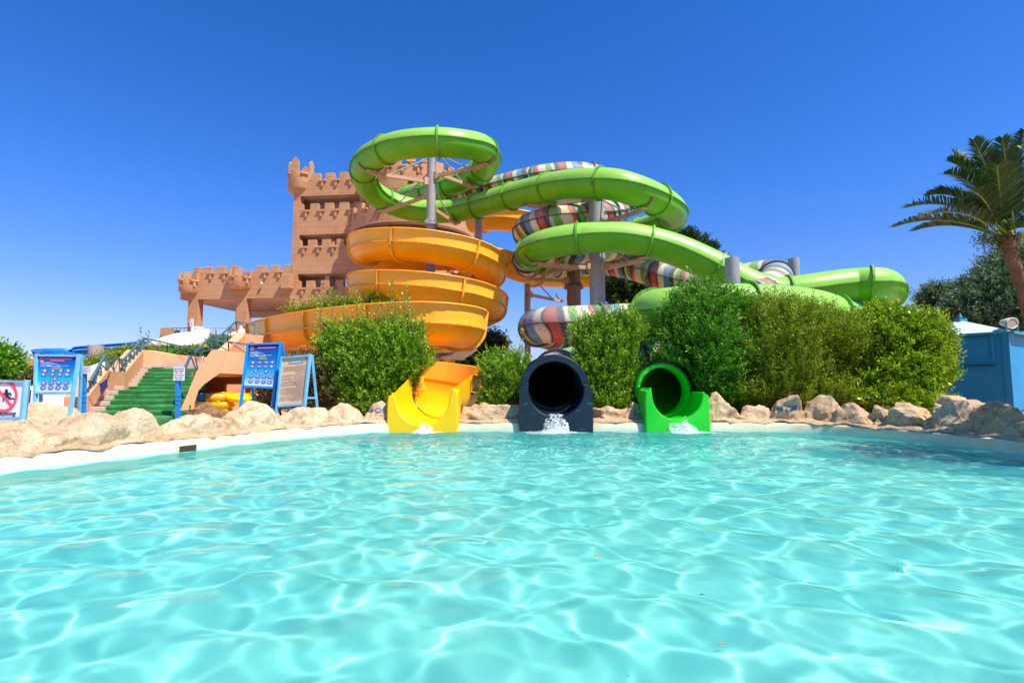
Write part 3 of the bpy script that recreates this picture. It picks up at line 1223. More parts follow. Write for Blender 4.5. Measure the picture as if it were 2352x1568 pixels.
# terrace under the wing
mb = MB()
fbox(mb, w0 - 2.5, 6, -1.2, 10, .1, 3.9)
mb.build('terrace', M_PEACH, castle)
for (a, b_, z0, z1, d) in ((364, 388, 3.9, 5.15, -.8), (388.5, 402, 3.9, 5.15, .9), (519, 544, 3.9, 5.2, -.9), (552, 585, 3.9, 5.2, -.9)):
    mb = MB()
    fbox(mb, su(a, d), su(b_, d), d, d + .35, z0, z1, bev=.01)
    mb.build('terrace_parapet', M_TERRA, castle)
mb = MB()
fbox(mb, su(450, 2), su(515, 2), 2.2, 2.4, 3.9, 4.9)
mb.build('terrace_parapet', M_TERRA, castle)
M_DKRAIL = mat('blue_grey_rail_paint', rgb('4a6a78'), .45, .15, 4, .1)
mb = MB()
for (a, b_, d) in ((392, 437, -.9), (544, 552, -.8)):
    A_, B_ = F(su(a, d), d, 5.1), F(su(b_, d), d, 5.1)
    mb.bar(A_, B_, .05)
    for k in range(6):
        q = A_.lerp(B_, k / 5)
        mb.bar(q, q - Vector((0, 0, 1.15)), .035)
mb.build('balcony_rail', M_DKRAIL, castle)
# notice on the first pillar and the dark board behind
nt_ = thing('notice_sign', P(438, 735, 37.2), 'small white notice on the outermost castle pillar', 'sign')
mb = MB()
fbox(mb, su(433.5), su(441.8), -.10, -.05, P(438, 745, 37.5).z, P(438, 726, 37.5).z)
mb.build('panel', mat('white_sign', rgb('e6e2ea'), .5, .02, 1, 0), nt_)
mb = MB()
for v_, w_ in ((730, .8), (736, .4), (740, .5)):
    z_ = P(438, v_, 37.5).z
    s_ = su(437.6)
    fbox(mb, s_ - .1 * w_ * 1.2, s_ + .1 * w_ * 1.2, -.106, -.1, z_ - .02, z_ + .02)
mb.build('print', mat('sign_red', rgb('c0566a'), .5, .02, 1, 0), nt_)
bd = thing('notice_board', P(483, 773, 36), 'dark blue information board standing on the castle terrace', 'sign')
mb = MB()
A_, B_ = P(464, 762, 36.5), P(482, 765, 37.0)
mb.poly([P(463, 760, 36.2), P(484.5, 766, 37.2), P(483, 788, 37.2), P(463, 790, 36.2)], thick=(0.05, .1, 0))
mb.build('board', mat('board_blue', rgb('17507c'), .4, .1, 1, 0), bd)
mb = MB()
a_, b__ = P(463, 760, 36.15), P(484.5, 766, 37.15)
c__, d__ = P(483, 788, 37.15), P(463, 790, 36.15)
for p_, q_ in ((a_, b__), (b__, c__), (c__, d__), (d__, a_)):
    mb.bar(p_, q_, .1)
mb.build('frame', M_TERRA, bd)
# ------------------------------------------------------------------ stairs
st_ = thing('staircase', (-9, 12.5, .15), 'green carpeted stairs between peach walls climbing from the pool to the castle', 'stairs')
M_CARPET = mat('green_carpet', rgb('2f7a3a'), .95, .3, 4, .6, .02, dirt=(rgb('4c8a52'), 2.2, .54), bscale=60)
M_TILE = mat('pink_stone_tile', rgb('dcb4a6'), .7, .1, 3, .2)
# nosing points: (u_left, v, Y, tread?)
steps = [(207, 957, 11.0), (217.8, 943.7, 11.3), (228.5, 930.6, 11.6), (238, 917.5, 11.9), (248.7, 905.6, 12.2), (257, 895, 12.5), (296.3, 886.6, 13.7), (302, 878, 14.0), (308, 870, 14.3), (314, 861.6, 14.6), (321, 854, 14.9), (330, 845, 15.2)]
wdir = Vector((.93, .17, 0)).normalized()
for k, (u, v, y) in enumerate(steps):
    a = P(u, v, y)
    nx_ = P(*steps[k + 1]) if k + 1 < len(steps) else P(338, 838, 15.6)
    w = 1.85
    z1, depth = a.z, (Vector((nx_.x, nx_.y, 0)) - Vector((a.x, a.y, 0)))
    zb = P(*steps[k - 1]).z if k else .15
    pts = []
    mb = MB()
    A_, B_ = Vector((a.x, a.y, z1)), Vector((a.x, a.y, z1)) + wdir * w
    nseg = 14
    rows = []
    rnd = random.Random(k)
    ph = rnd.uniform(0, 6)
    def cross(p, i):
        wv = .012 * math.sin(i * .9 + ph) + .008 * math.sin(i * 2.3 + ph)
        d = depth.normalized()
        return [p + Vector((0, 0, zb - z1 - .02)) - d * .0, p + Vector((0, 0, -.06 + wv)) - d * (.015 + wv), p + Vector((0, 0, -.015)) - d * .012, p + Vector((0, 0, .0 + wv * .3)) + d * .02, p + Vector((0, 0, wv * .4)) + depth + d * .02]
    for i in range(nseg + 1):
        rows.append(cross(A_.lerp(B_, i / nseg), i))
    mb.grid(rows)
    tr = mb.build('carpeted_step', M_CARPET, st_, sm=50)
    # stepped skirting beside the carpet
    mb = MB()
    q = A_ + wdir * .02 + depth * .22
    mb.box((q.x, q.y, (zb + z1) / 2 + .02), (.3, .1, z1 - zb + .14), rz=math.atan2(wdir.y, wdir.x), bev=.006)
    mb.build('skirting_tile', M_TILE, st_)
# top tiles
a, b_ = P(336, 838, 15.6), P(338, 838, 15.6) + wdir * 1.9
mb = MB()
mb.bar(a + Vector((0, .05, 0)), b_ + Vector((0, .05, 0)), .3, .14)
mb.build('skirting_tile', M_TILE, st_)

# left wall: vertical slab along the left edge, top profile from the photograph
def slab(name, top, zbot, thick, m, parent, cap=True):
    """top: list of world points along the top edge; a wall down to zbot, thickened by vector thick"""
    mb = MB()
    th = Vector(thick)
    rows = [[Vector((p.x, p.y, zbot)) for p in top], [p for p in top], [p + th for p in top], [Vector((p.x, p.y, zbot)) + th for p in top]]
    mb.grid(rows)
    mb.poly([r[0] for r in rows])
    mb.poly([r[-1] for r in rows][::-1])
    return mb.build(name, m, parent)


off = -wdir * .32
tl = [P(202, 911, 11.15), P(215, 894, 11.45), P(247.5, 851.5, 12.2), P(268, 853, 12.8), P(288, 855.6, 13.3), P(330.8, 803.5, 15.3)]
slab('side_wall', tl, .12, -wdir * .45, M_PEACH, st_)
# wall across the head of the stairs
tb = [P(330.8, 803.6, 15.35), P(384, 813, 16.0), P(441, 818.5, 16.6)]
slab('head_wall', tb, .12, (0.1, .35, 0), M_PEACH, st_)
# facade with the arch, facing the pool
def fp(x, y):
    u, v = (650 + x / 3.135) * .5742, (1200 + y / 3.135) * .5742
    Yp = 11.55 + (u - 405) * .0125
    return P(u, v, Yp)


slopepts = [fp(200, 1440), fp(300, 1200), fp(430, 890), fp(520, 760), fp(620, 620), fp(830, 640), fp(1080, 664), fp(1200, 672)]
archpts = [fp(385, 1440), fp(400, 1290), fp(450, 1130), fp(520, 1055), fp(610, 990), fp(720, 915), fp(1080, 934), fp(1200, 940)]
thk = Vector((-.20, .36, 0))
mb = MB()
mb.grid([[p + thk for p in archpts], archpts, slopepts, [p + thk for p in slopepts]])
mb.poly([archpts[0] + thk, archpts[0], slopepts[0], slopepts[0] + thk])
mb.build('arch_facade', M_PEACH, st_)
# the store room behind the arch
mb = MB()
A_, B_ = P(440, 905, 15.2), P(640, 905, 15.6)
for z0, z1, a0, a1 in ((.1, 1.35, 0, .38), (1.02, 1.35, .38, 1), (.1, 1.1, .62, .66), (.1, 1.1, .95, 1.0)):
    p0, p1 = A_.lerp(B_, a0), A_.lerp(B_, a1)
    mb.bar(Vector((p0.x, p0.y, (z0 + z1) / 2)), Vector((p1.x, p1.y, (z0 + z1) / 2)), .2, z1 - z0)
mb.build('room_wall', mat('brown_room_wall', rgb('b86f3c'), .9, .1, 1, .2), st_)
mb = MB()
mb.poly([fp(640, 960) + thk, fp(1200, 960) + thk, P(660, 862, 16), P(430, 862, 16)], thick=(0, 0, .12))
mb.build('room_ceiling', M_PEACH, st_)
# second flight's sloping wall up to the terrace
t2 = [P(497, 806, 16.5), P(545, 764, 18.5), P(600, 770, 19.5)]
slab('upper_wall', t2, .12, (.1, .4, 0), M_PEACH, st_)


def railing(name, pts, h, label, parent=None, panels=None, r=.018, dens=.33, top=None):
    """pts: foot points along the wall top"""
    top = top or [p + Vector((0, 0, h)) for p in pts]
    rt = parent
    if parent is None:
        rt = thing(name, pts[0], label, 'railing', 'blue grey railings along the stairs')
    mb = MB()
    for a, b_ in zip(top[:-1], top[1:]):
        mb.bar(a, b_, .055, .035)
    mb.build('handrail', M_DKRAIL, rt)
    mb = MB()
    for (a, b_), (c_, d_) in zip(zip(pts[:-1], pts[1:]), zip(top[:-1], top[1:])):
        n = max(1, int((b_ - a).length / dens))
        for k in range(n + 1):
            p, q = a.lerp(b_, k / n), c_.lerp(d_, k / n)
            mb.bar(p, q, .022)
            if k < n:
                p2, q2 = a.lerp(b_, (k + 1) / n), c_.lerp(d_, (k + 1) / n)
                mb.bar(*((p, q2) if k % 2 else (q, p2)), .02)
                mb.bar(p.lerp(q, .5), p.lerp(q, .5).lerp(p2.lerp(q2, .5), .45) + Vector((0, 0, .04)), .012)
    mb.build('baluster', M_DKRAIL, rt)
    return rt


railing('railing', [P(203, 905, 11.3), P(247, 850, 12.3)], 0, 'lowest railing up the outer stair wall, nearest the small white notice', top=[P(206, 878, 11.3), P(241.5, 815, 12.3)])
railing('railing', [P(249, 851, 12.35), P(287, 855, 13.35)], 0, 'short level railing over the stair landing', top=[P(242, 815, 12.35), P(288, 828, 13.35)])
railing('railing', [P(281, 853, 13.4), P(331, 803, 15.4)], 0, 'upper railing climbing the outer stair wall to its peak', top=[P(280.5, 829, 13.4), P(331, 776, 15.4)])
railing('railing', [P(331, 804, 15.5), P(384, 813, 16.1), P(440, 818, 16.7)], 0, 'long railing across the top of the stair head wall', top=[P(331, 776, 15.5), P(384, 788, 16.1), P(452, 802, 16.7)], dens=.4)
railing('railing', [fp(235, 1080), fp(425, 885)], 0, 'short steep railing beside the rafting notice at the arch wall', top=[fp(270, 880), fp(355, 695)])
railing('railing', [fp(440, 870), fp(620, 618)], 0, 'steep railing up the sloping edge of the arch wall', top=[fp(405, 660), fp(590, 478)])
railing('railing', [fp(625, 620) + thk * .5, fp(830, 640) + thk * .5, fp(1060, 662) + thk * .5], 0, 'level railing over the arch wall beneath the orange slide', top=[fp(590, 478) + thk * .5, fp(830, 515) + thk * .5, fp(1060, 552) + thk * .5], dens=.3)
railing('railing', [P(500, 803, 17), P(545, 763, 18.6), P(585, 768, 19.2)], 0, 'farther railing climbing from the stairs to the castle terrace', top=[P(497, 779, 17), P(542, 738, 18.6), P(585, 746, 19.2)], dens=.45)

# ------------------------------------------------------------------ easel signs
M_SKYBLUE = mat('pale_blue_paint', rgb('6fb4d8'), .6, .15, 4, .25, dirt=(rgb('8ec3dc'), 3, .56))
M_BLUE = mat('bright_blue_paint', rgb('1486d2'), .55, .15, 4, .25, dirt=(rgb('5fb2e0'), 5, .62))
M_WHITE_S = mat('white_board', rgb('e4e2f0'), .5, .03, 2, .05)


def flatm(name, h, rough=.5):
    m_, t_, b_, o_ = nodes_of(name)
    b_.inputs['Base Color'].default_value = (*rgb(h), 1)
    b_.inputs['Roughness'].default_value = rough
    return m_


M_RED, M_INK, M_PINK, M_YEL = flatm('sign_print_red', 'ee4a58'), flatm('sign_print_ink', '16213a'), flatm('sign_print_pink', 'f0789a'), flatm('sign_print_yellow', 'a8b52a')
M_WHITEP, M_RINGP, M_ICON, M_ORG = flatm('sign_print_white', 'e8eef8'), flatm('sign_print_violet', '2c4486'), flatm('sign_print_blue', '1f7fc4'), flatm('sign_print_orange', 'f07a20')
M_GREY_INK = flatm('sign_print_grey', '8f7f78')


class Board:
    """a flat board given by its four corners; q(x, y) with x right, y down in 0..1"""
    def __init__(s, tl, tr, br, bl, w=1.0, h=1.4):
        s.c = (tl, tr, br, bl)
        s.n = ((tr - tl).cross(bl - tl)).normalized()
        if s.n.y > 0: s.n = -s.n
        s.asp = (tr - tl).length / (bl - tl).length

    def q(s, x, y, d=0.0):
        tl, tr, br, bl = s.c
        return (tl.lerp(tr, x)).lerp(bl.lerp(br, x), y) + s.n * d

    def rect(s, mb, x0, y0, x1, y1, d=.004):
        mb.poly([s.q(x0, y0, d), s.q(x1, y0, d), s.q(x1, y1, d), s.q(x0, y1, d)])

    def disc(s, mb, x, y, rx, d, n=24, r2=None, y2=None):
        ry = rx * s.asp if y2 is None else y2
        out = [s.q(x + rx * math.cos(k * 2 * PI / n), y + ry * math.sin(k * 2 * PI / n), d) for k in range(n)]
        if r2 is None:
            mb.poly(out)
        else:
            inn = [s.q(x + rx * r2 * math.cos(k * 2 * PI / n), y + ry * r2 * math.sin(k * 2 * PI / n), d) for k in range(n)]
            mb.grid([out, inn], close_v=True)

    def line(s, mb, x0, y0, x1, y1, w, d):
        dx, dy = x1 - x0, (y1 - y0) / s.asp
        L = math.hypot(dx, dy)
        px, py = -dy / L * w / 2, dx / L * w / 2 * s.asp
        mb.poly([s.q(x0 + px, y0 + py, d), s.q(x1 + px, y1 + py, d), s.q(x1 - px, y1 - py, d), s.q(x0 - px, y0 - py, d)])


def flat_build(mb, name, m_, parent):
    return mb.build(name, m_, parent, recalc=False)


def grad_mat(name, stops, z0, z1):
    """printed colours running down the poster"""
    m_, t_, b_, o_ = nodes_of(name)
    u_ = t_.nodes.new('ShaderNodeUVMap')
    u_.uv_map = 'uv'
    s_ = t_.nodes.new('ShaderNodeSeparateXYZ')
    t_.links.new(u_.outputs[0], s_.inputs[0])
    t_.links.new(ramp(t_, s_.outputs[1], stops), b_.inputs['Base Color'])
    b_.inputs['Roughness'].default_value = .3
    return m_


def text_mesh(s_, body, size, place, m_, parent, name='lettering', shear=0.0, space=1.0, bold=0.0):
    """lettering laid on a Board-like frame: place(x, y) -> world, x right / y up in metres"""
    cu = bpy.data.curves.new('lettering', 'FONT')
    cu.body = body
    cu.size = size
    cu.align_x = 'CENTER'
    cu.align_y = 'CENTER'
    cu.shear = shear
    cu.space_character = space
    cu.offset = bold
    cu.resolution_u = 3
    ob = bpy.data.objects.new('lettering', cu)
    C.objects.link(ob)
    dg = bpy.context.evaluated_depsgraph_get()
    me = bpy.data.meshes.new_from_object(ob.evaluated_get(dg))
    for v in me.vertices:
        v.co = place(v.co.x, v.co.y)
    bpy.data.objects.remove(ob)
    bpy.data.curves.remove(cu)
    me.name = name
    me.materials.clear()
    return link(name, me, m_, parent)


def easel(name, corners, ys, feet_v, fw, mfr, label, group, rear, rungs=(), backY=.9, low=None):
    """corners: outer frame tl,tr,br,bl pixels; ys their distances; the two side rails run on down to feet_v"""
    tl, tr, br, bl = [P(u, v, y) for (u, v), y in zip(corners, ys)]
    th = thing(name, (tl.lerp(tr, .5).x, bl.y, .16), label, 'sign', group)
    n = ((tr - tl).cross(bl - tl)).normalized()
    if n.y > 0: n = -n
    ex = (tr - tl).normalized()
    eyl, eyr = (bl - tl).normalized(), (br - tr).normalized()
    mb = MB()
    fl = tl + eyl * ((tl.z - .17) / -eyl.z)
    frr = tr + eyr * ((tr.z - .17) / -eyr.z)
    mb.bar(tl + ex * fw / 2, fl + ex * fw / 2, .045, fw, up=ex.cross(eyl))
    mb.bar(tr - ex * fw / 2, frr - ex * fw / 2, .045, fw, up=ex.cross(eyr))
    mb.bar(tl + ex * fw - eyl * 0 + eyl * fw / 2, tr - ex * fw + eyr * fw / 2, .04, fw, up=ex.cross(eyl))
    mb.bar(bl + ex * fw - eyl * fw / 2, br - ex * fw - eyr * fw / 2, .04, fw, up=ex.cross(eyl))
    mb.build('frame', mfr, th)
    for s_, (top, foot) in enumerate(((tl + ex * fw * .6, fl), (tr - ex * fw * .4, frr))):
        mb = MB()
        rad_ = Vector((foot.x, foot.y, 0)).normalized()
        f2 = Vector((foot.x + rad_.x * backY * .8 + rear[0], foot.y + rad_.y * backY * .8, .16))
        mb.bar(top - n * .05, f2, .04, fw * .8)
        mb.build('rear_leg', mfr, th)
        if s_ == 1:
            t2, f3 = top - n * .05, f2
            for rr in rungs:
                mb = MB()
                mb.bar((tr - ex * fw / 2).lerp(frr - ex * fw / 2, rr), t2.lerp(f3, rr), .03, fw * .6)
                mb.build('rung', mfr, th)
    bd_ = Board(tl + ex * fw * .8 + eyl * fw * .8, tr - ex * fw * .8 + eyr * fw * .8, br - ex * fw * .8 - eyr * fw * .8, bl + ex * fw * .8 - eyl * fw * .8)
    return th, bd_


def board_part(bd_, th, m_, name='poster', d=-.005):
    me = bpy.data.meshes.new(name)
    pts = [bd_.q(0, 0, d), bd_.q(1, 0, d), bd_.q(1, 1, d), bd_.q(0, 1, d)]
    bk = [p - bd_.n * .015 for p in pts]
    me.from_pydata([tuple(p) for p in pts + bk], [], [(0, 1, 2, 3), (7, 6, 5, 4), (0, 4, 5, 1), (1, 5, 6, 2), (2, 6, 7, 3), (3, 7, 4, 0)])
    l = me.uv_layers.new(name='uv')
    uvs = [(0, 0), (1, 0), (1, 1), (0, 1)] * 2
    for lp in me.loops:
        l.data[lp.index].uv = uvs[lp.vertex_index]
    return link(name, me, m_, th)


# no-running sign, cut by the picture's edge
th1, b1 = easel('no_running_sign', [(-47, 870), (63, 873), (55, 964), (-42, 966)], [9.3, 9.1, 8.95, 9.15], 970, .06, M_SKYBLUE, 'white no running sign with a crossed out runner on a pale blue easel', None, (0.02, 0), rungs=(.93,))
p1 = board_part(b1, th1, M_WHITE_S)
cx1 = .53
mb = MB()
cy1 = .40
b1.disc(mb, cx1, cy1, .33, .008, 48, .82)
b1.line(mb, cx1 - .22, cy1 - .22 * b1.asp, cx1 + .22, cy1 + .22 * b1.asp, .062, .0088)
flat_build(mb, 'prohibition_ring', M_RED, p1)
mb = MB()
b1.disc(mb, cx1 + .055, .25, .04, .004, 20)
for (x0, y0, x1, y1, w) in ((.06, .29, .10, .42, .10), (.10, .30, .20, .33, .035), (.20, .32, .175, .42, .03), (.05, .30, -.02, .335, .035), (-.02, .335, -.06, .30, .03), (.11, .42, .17, .50, .055), (.17, .505, .27, .47, .035), (.27, .47, .305, .53, .03), (.09, .43, -.01, .50, .05), (-.01, .49, -.03, .60, .035)):
    b1.line(mb, cx1 + x0 * .86, .4 + (y0 - .41) * .86, cx1 + x1 * .86, .4 + (y1 - .41) * .86, w * .86, .005)
flat_build(mb, 'runner_pictogram', M_INK, p1)
W1 = (b1.c[1] - b1.c[0]).length
H1 = (b1.c[3] - b1.c[0]).length
text_mesh(b1, 'No Running', .125, lambda x, y: b1.q(.51 + x / W1, .895 - y / H1, .004), M_INK, p1, shear=.25, bold=.0035)


def poster_print(bd_, po, rows, title, logo=(.11, .085)):
    mb_w = MB()
    rr = random.Random(5)
    for (xs, y, crossed, rx) in rows:
        for x in xs:
            mb_i = MB()
            bd_.disc(mb_i, x, y, rx, .002, 22, None, rx * bd_.asp * .62)
            n0 = len(mb_i.bm.faces)
            bd_.disc(mb_i, x, y, rx * .8, .0035, 22, None, rx * bd_.asp * .5)
            n1_ = len(mb_i.bm.faces)
            bd_.disc(mb_i, x + rr.uniform(-.01, .02), y - .004 + rr.uniform(-.004, .008), rx * rr.uniform(.25, .45), .005, 8, None, rx * bd_.asp * rr.uniform(.15, .3))
            n2_ = len(mb_i.bm.faces)
            bd_.disc(mb_i, x, y, rx * .88, .006, 22, .93, rx * bd_.asp * .55)
            if crossed:
                bd_.line(mb_i, x - rx * .6, y + rx * bd_.asp * .33, x + rx * .6, y - rx * bd_.asp * .33, .008, .0068)
            for fi, f_ in enumerate(mb_i.bm.faces):
                f_.material_index = 0 if fi < n0 else 1 if fi < n1_ else 2 if fi < n2_ else 3
            flat_build(mb_i, 'icon', (M_RINGP, M_ICON, M_WHITEP, M_PINK), po)
    for i, (x0, x1) in enumerate(((.08, .33), (.08, .42), (.08, .52), (.08, .36), (.08, .80), (.08, .58))):
        y = .16 + i * .022 + (.008 if i > 3 else 0)
        x = x0
        while x < x1:
            w = rr.uniform(.02, .06)
            bd_.rect(mb_w, x, y, min(x1, x + w), y + .0065, .003)
            x += w + .008
    bd_.rect(mb_w, .25, .245, .31, .257, .0036)
    bd_.rect(mb_w, .52, .245, .58, .257, .0036)
    bd_.rect(mb_w, .30, .268, .36, .280, .0036)
    bd_.disc(mb_w, logo[0], logo[1] + .042, .05, .003, 16, None, .006)
    flat_build(mb_w, 'white_print', M_WHITEP, po)
    mb = MB()
    for (x0, x1, y, h_) in title:
        x = x0
        while x < x1:
            w = rr.uniform(.03, .09)
            bd_.rect(mb, x, y - h_ / 2, min(x1, x + w), y + h_ / 2, .003)
            x += w + .006
    flat_build(mb, 'title_print', M_PINK, po)
    mb = MB()
    for (x0, x1, y) in ((.42, .60, .305), (.36, .64, .325), (.39, .65, .343)):
        bd_.rect(mb, x0, y, x1, y + .010, .003)
    flat_build(mb, 'yellow_print', M_YEL, po)
    mb = MB()
    bd_.disc(mb, logo[0], logo[1], .058, .003, 20)
    lg = flat_build(mb, 'emblem', M_ORG, po)
    mb = MB()
    bd_.line(mb, logo[0] - .05, logo[1] + .008, logo[0] + .065, logo[1] - .012, .02, .0045)
    bd_.line(mb, logo[0] - .02, logo[1] + .02, logo[0] + .04, logo[1] + .012, .01, .0045)
    flat_build(mb, 'emblem_band', M_INK, lg)


G1 = [(0, rgb('123f8c')), (.25, rgb('0c62b2')), (.5, rgb('07a0cc')), (.68, rgb('10b8d4')), (.8, rgb('86cbe2')), (1, rgb('dfe4f4'))]
G2 = [(0, rgb('163a7c')), (.3, rgb('0f63a8')), (.6, rgb('1898c4')), (.8, rgb('57b0d6')), (1, rgb('d6dcf2'))]
th2, b2 = easel('rules_board', [(82, 813), (185.4, 814), (171.5, 906), (77.7, 906)], [10.5, 10.4, 10.2, 10.3], 970, .065, M_SKYBLUE, 'wide blue rules board on a pale blue easel in front of the white slide', None, (.18, 0))
p2 = board_part(b2, th2, grad_mat('poster_gradient', G1, 0, 1))
poster_print(b2, p2, [((.19, .40, .60, .80), .40, False, .082), ((.18, .395, .595, .795), .51, True, .082), ((.485,), .63, False, .065), ((.19, .39, .60, .795), .745, True, .082), ((.18, .39, .59, .79), .88, True, .082)], [(.17, .86, .06, .028), (.33, .68, .112, .024)])
th3, b3 = easel('rules_board', [(567, 788.6), (648.5, 785.6), (634.4, 893.4), (554.8, 890)], [12.0, 11.9, 11.65, 11.75], 930, .065, M_BLUE, 'tall bright blue easel board with round icons beside the arch wall', None, (.40, 0), low=None)
p3 = board_part(b3, th3, grad_mat('poster_gradient', G2, 0, 1))
poster_print(b3, p3, [((.20, .42, .63, .83), .43, False, .08), ((.20, .42, .63, .83), .53, True, .08), ((.34, .68), .645, False, .065), ((.20, .42, .63, .83), .77, True, .08), ((.20, .42, .63, .83), .90, True, .08)], [(.30, .88, .07, .024)], logo=(.13, .07))
mb = MB()
for x0 in (.02, .80):
    b3.rect(mb, x0, -.075, x0 + .17, -.045, .03)
flat_build(mb, 'bare_wood_patch', flatm('bare_wood', '9a5a3c', .8), th3)
th4, b4 = easel('rules_board', [(646, 819), (715.3, 813), (702.4, 931.5), (633.8, 936.8)], [11.6, 11.35, 11.1, 11.35], 940, .062, M_SKYBLUE, 'yellowed text board on a pale blue easel with open ladder legs', None, (.33, 0), rungs=(.62, .84), backY=.55)
p4 = board_part(b4, th4, mat('yellowed_paper', rgb('dfb98c'), .6, .08, 3, .05, dirt=(rgb('efd9b0'), 2.5, .5)))
mb = MB()
rr = random.Random(8)
y = .17
while y < .93:
    x0 = rr.choice([.02, .02, .3, .5, .12, .55, .62]) if rr.random() < .75 else .02
    if y > .93: break
    b4.rect(mb, x0, y, .97 - rr.uniform(0, .01), y + .009, .003)
    y += rr.choice([.0185, .0185, .0185, .03])
flat_build(mb, 'text_lines', M_GREY_INK, p4)
mb = MB()
b4.rect(mb, .25, .075, .80, .125, .003)
flat_build(mb, 'heading_block', flatm('sign_print_teal', '4f9fc0'), p4)
mb = MB()
b4.rect(mb, .32, .092, .72, .106, .0045)
flat_build(mb, 'heading_print', M_WHITEP, p4)
mb = MB()
b4.disc(mb, .91, .035, .075, .003, 16, None, .012)
for k in range(3):
    b4.rect(mb, .85, .06 + k * .016, .97, .066 + k * .016, .003)
flat_build(mb, 'emblem', M_GREY_INK, p4)


# the two notices on blue posts
def post_notice(pu, v0, v1, Y, w, plate, label, lines, tilt=0.0):
    a, b_ = P(pu, v0, Y), P(pu, v1, Y)
    b_.z = .16
    th = thing('post_notice', (a.x, Y, .16), label, 'sign')
    mb = MB()
    mb.bar(b_, a, w, w)
    pl = mb.build('post', M_BLUE, th)
    for k in range(3):
        mb = MB()
        q = b_.lerp(a, .45 + k * .09)
        mb.box(q, (w * 1.15, w * 1.15, .012))
        mb.build('strap', flatm('strap', '1c5f86') if 'strap' not in bpy.data.materials else bpy.data.materials['strap'], pl)
    (u0, u1, va, vb) = plate
    tl, tr, br, bl = P(u0 + tilt, va, Y - .06), P(u1 + tilt, va + .3, Y - .06), P(u1, vb, Y - .06), P(u0 - tilt, vb, Y - .06)
    bd_ = Board(tl, tr, br, bl)
    po = board_part(bd_, th, M_WHITE_S, 'plate', 0)
    Wd, Hd = (tr - tl).length, (bl - tl).length
    for (txt, y, sz) in lines:
        if txt.startswith('-'):
            mb = MB()
            f = float(txt[1:])
            bd_.rect(mb, .5 - f / 2, y - .012, .5 + f / 2, y + .012, .004)
            flat_build(mb, 'text_line', M_GREY_INK, po)
        else:
            text_mesh(bd_, txt, sz, lambda x, yy: bd_.q(.5 + x / Wd, y - yy / Hd, .004), M_INK, po, bold=.0012)
    return th


post_notice(193.7, 857, 945, 10.9, .068, (180, 209.5, 840, 858), 'small white notice on a blue post beside the wide rules board', [('-.56', .2, 0), ('-.72', .4, 0), ('-.3', .52, 0), ('-.6', .66, 0), ('-.5', .78, 0)])
post_notice(409.3, 873, 952, 11.25, .075, (398.5, 423, 842.6, 873.5), 'white rafting slide weight notice on a blue post at the foot of the stairs',
            [('RAFTING SLIDE', .13, .030), ('MAX : 100 KLO', .28, .030), ('FOR : 1 PAX', .42, .030), ('BLACK COLUM SLIDE', .60, .022), ('MAX : 110 KLO', .75, .026), ('FOR : 2 PAX', .89, .026)], tilt=.8)
# hanging blue sign on the inner face of the outer stair wall
hs_ = thing('hanging_sign', P(240, 890, 11.9), 'slanted dark blue sign with white lettering strung on the outer stair wall', 'sign')
tl, tr, br, bl = P(231.5, 882, 11.35), P(246.5, 869.5, 11.9), P(248, 888, 11.9), P(233, 905, 11.35)
bh = Board(tl, tr, br, bl)
ph_ = board_part(bh, hs_, flatm('sign_dark_blue', '2b2c78'), 'panel', .02)
mb = MB()
for row in range(2):
    for k in range(4):
        x = .2 + k * .19
        y0 = .34 + row * .34
        bh.line(mb, x, y0, x + .10, y0 + .20, .05, .028)
        bh.line(mb, x + .10, y0, x + .02, y0 + .18, .045, .029)
flat_build(mb, 'lettering', M_WHITEP, ph_)
mb = MB()
mb.bar(tr, P(254, 852, 12.3), .012)
mb.bar(tl, P(201, 874, 10.9), .012)
mb.build('string', M_INK, hs_)

# ------------------------------------------------------------------ rafts under the arch
def ring(c, R_, r_, m_, label, tiltx=0, tilty=0, m2=None, hand=((.3, 1),)):
    c = Vector(c)
    th = thing('swim_ring', c, label, 'swim ring', 'inflatable rings stacked under the stairs')
    rot = Matrix.Rotation(tiltx, 4, 'X') @ Matrix.Rotation(tilty, 4, 'Y')
    rows = []
    nu, nv = 44, 18
    for i in range(nu):
        a = 2 * PI * i / nu
        rows.append([c + (rot @ Vector(((R_ + r_ * (1 + .012 * math.sin(a * 22)) * math.cos(b)) * math.cos(a), (R_ + r_ * math.cos(b)) * math.sin(a), r_ * .88 * math.sin(b)))) for b in [2 * PI * k / nv for k in range(nv)]])
    mb = MB()
    mb.grid(rows, close_u=True, close_v=True)
    tb_ = mb.build('inflatable_tube', m_, th, sm=True)
    for (an, s_) in hand:
        a = -PI / 2 + an
        q = lambda aa, bb, ex=0: c + (rot @ Vector(((R_ + (r_ + ex) * math.cos(bb)) * math.cos(aa), (R_ + (r_ + ex) * math.cos(bb)) * math.sin(aa), (r_ + ex) * .88 * math.sin(bb))))
        mb = MB()
        mb.tube([q(a - .12, 1.1, 0), q(a - .1, 1.1, .035), q(a + .1, 1.1, .035), q(a + .12, 1.1, 0)], .012, 6)
        mb.build('handle', M_LIME, th)
    if m2:
        mb = MB()
        for k in range(7):
            a = -PI / 2 - .25 + k * .11
            q0 = lambda bb, da: c + (rot @ Vector(((R_ + (r_ + .004) * math.cos(bb)) * math.cos(a + da), (R_ + (r_ + .004) * math.cos(bb)) * math.sin(a + da), (r_ + .004) * .88 * math.sin(bb))))
            mb.poly([q0(.75, 0), q0(.75, .05), q0(1.0, .06), q0(1.0, .01)])
        mb.build('faded_lettering', m2, tb_, recalc=False)
    return th


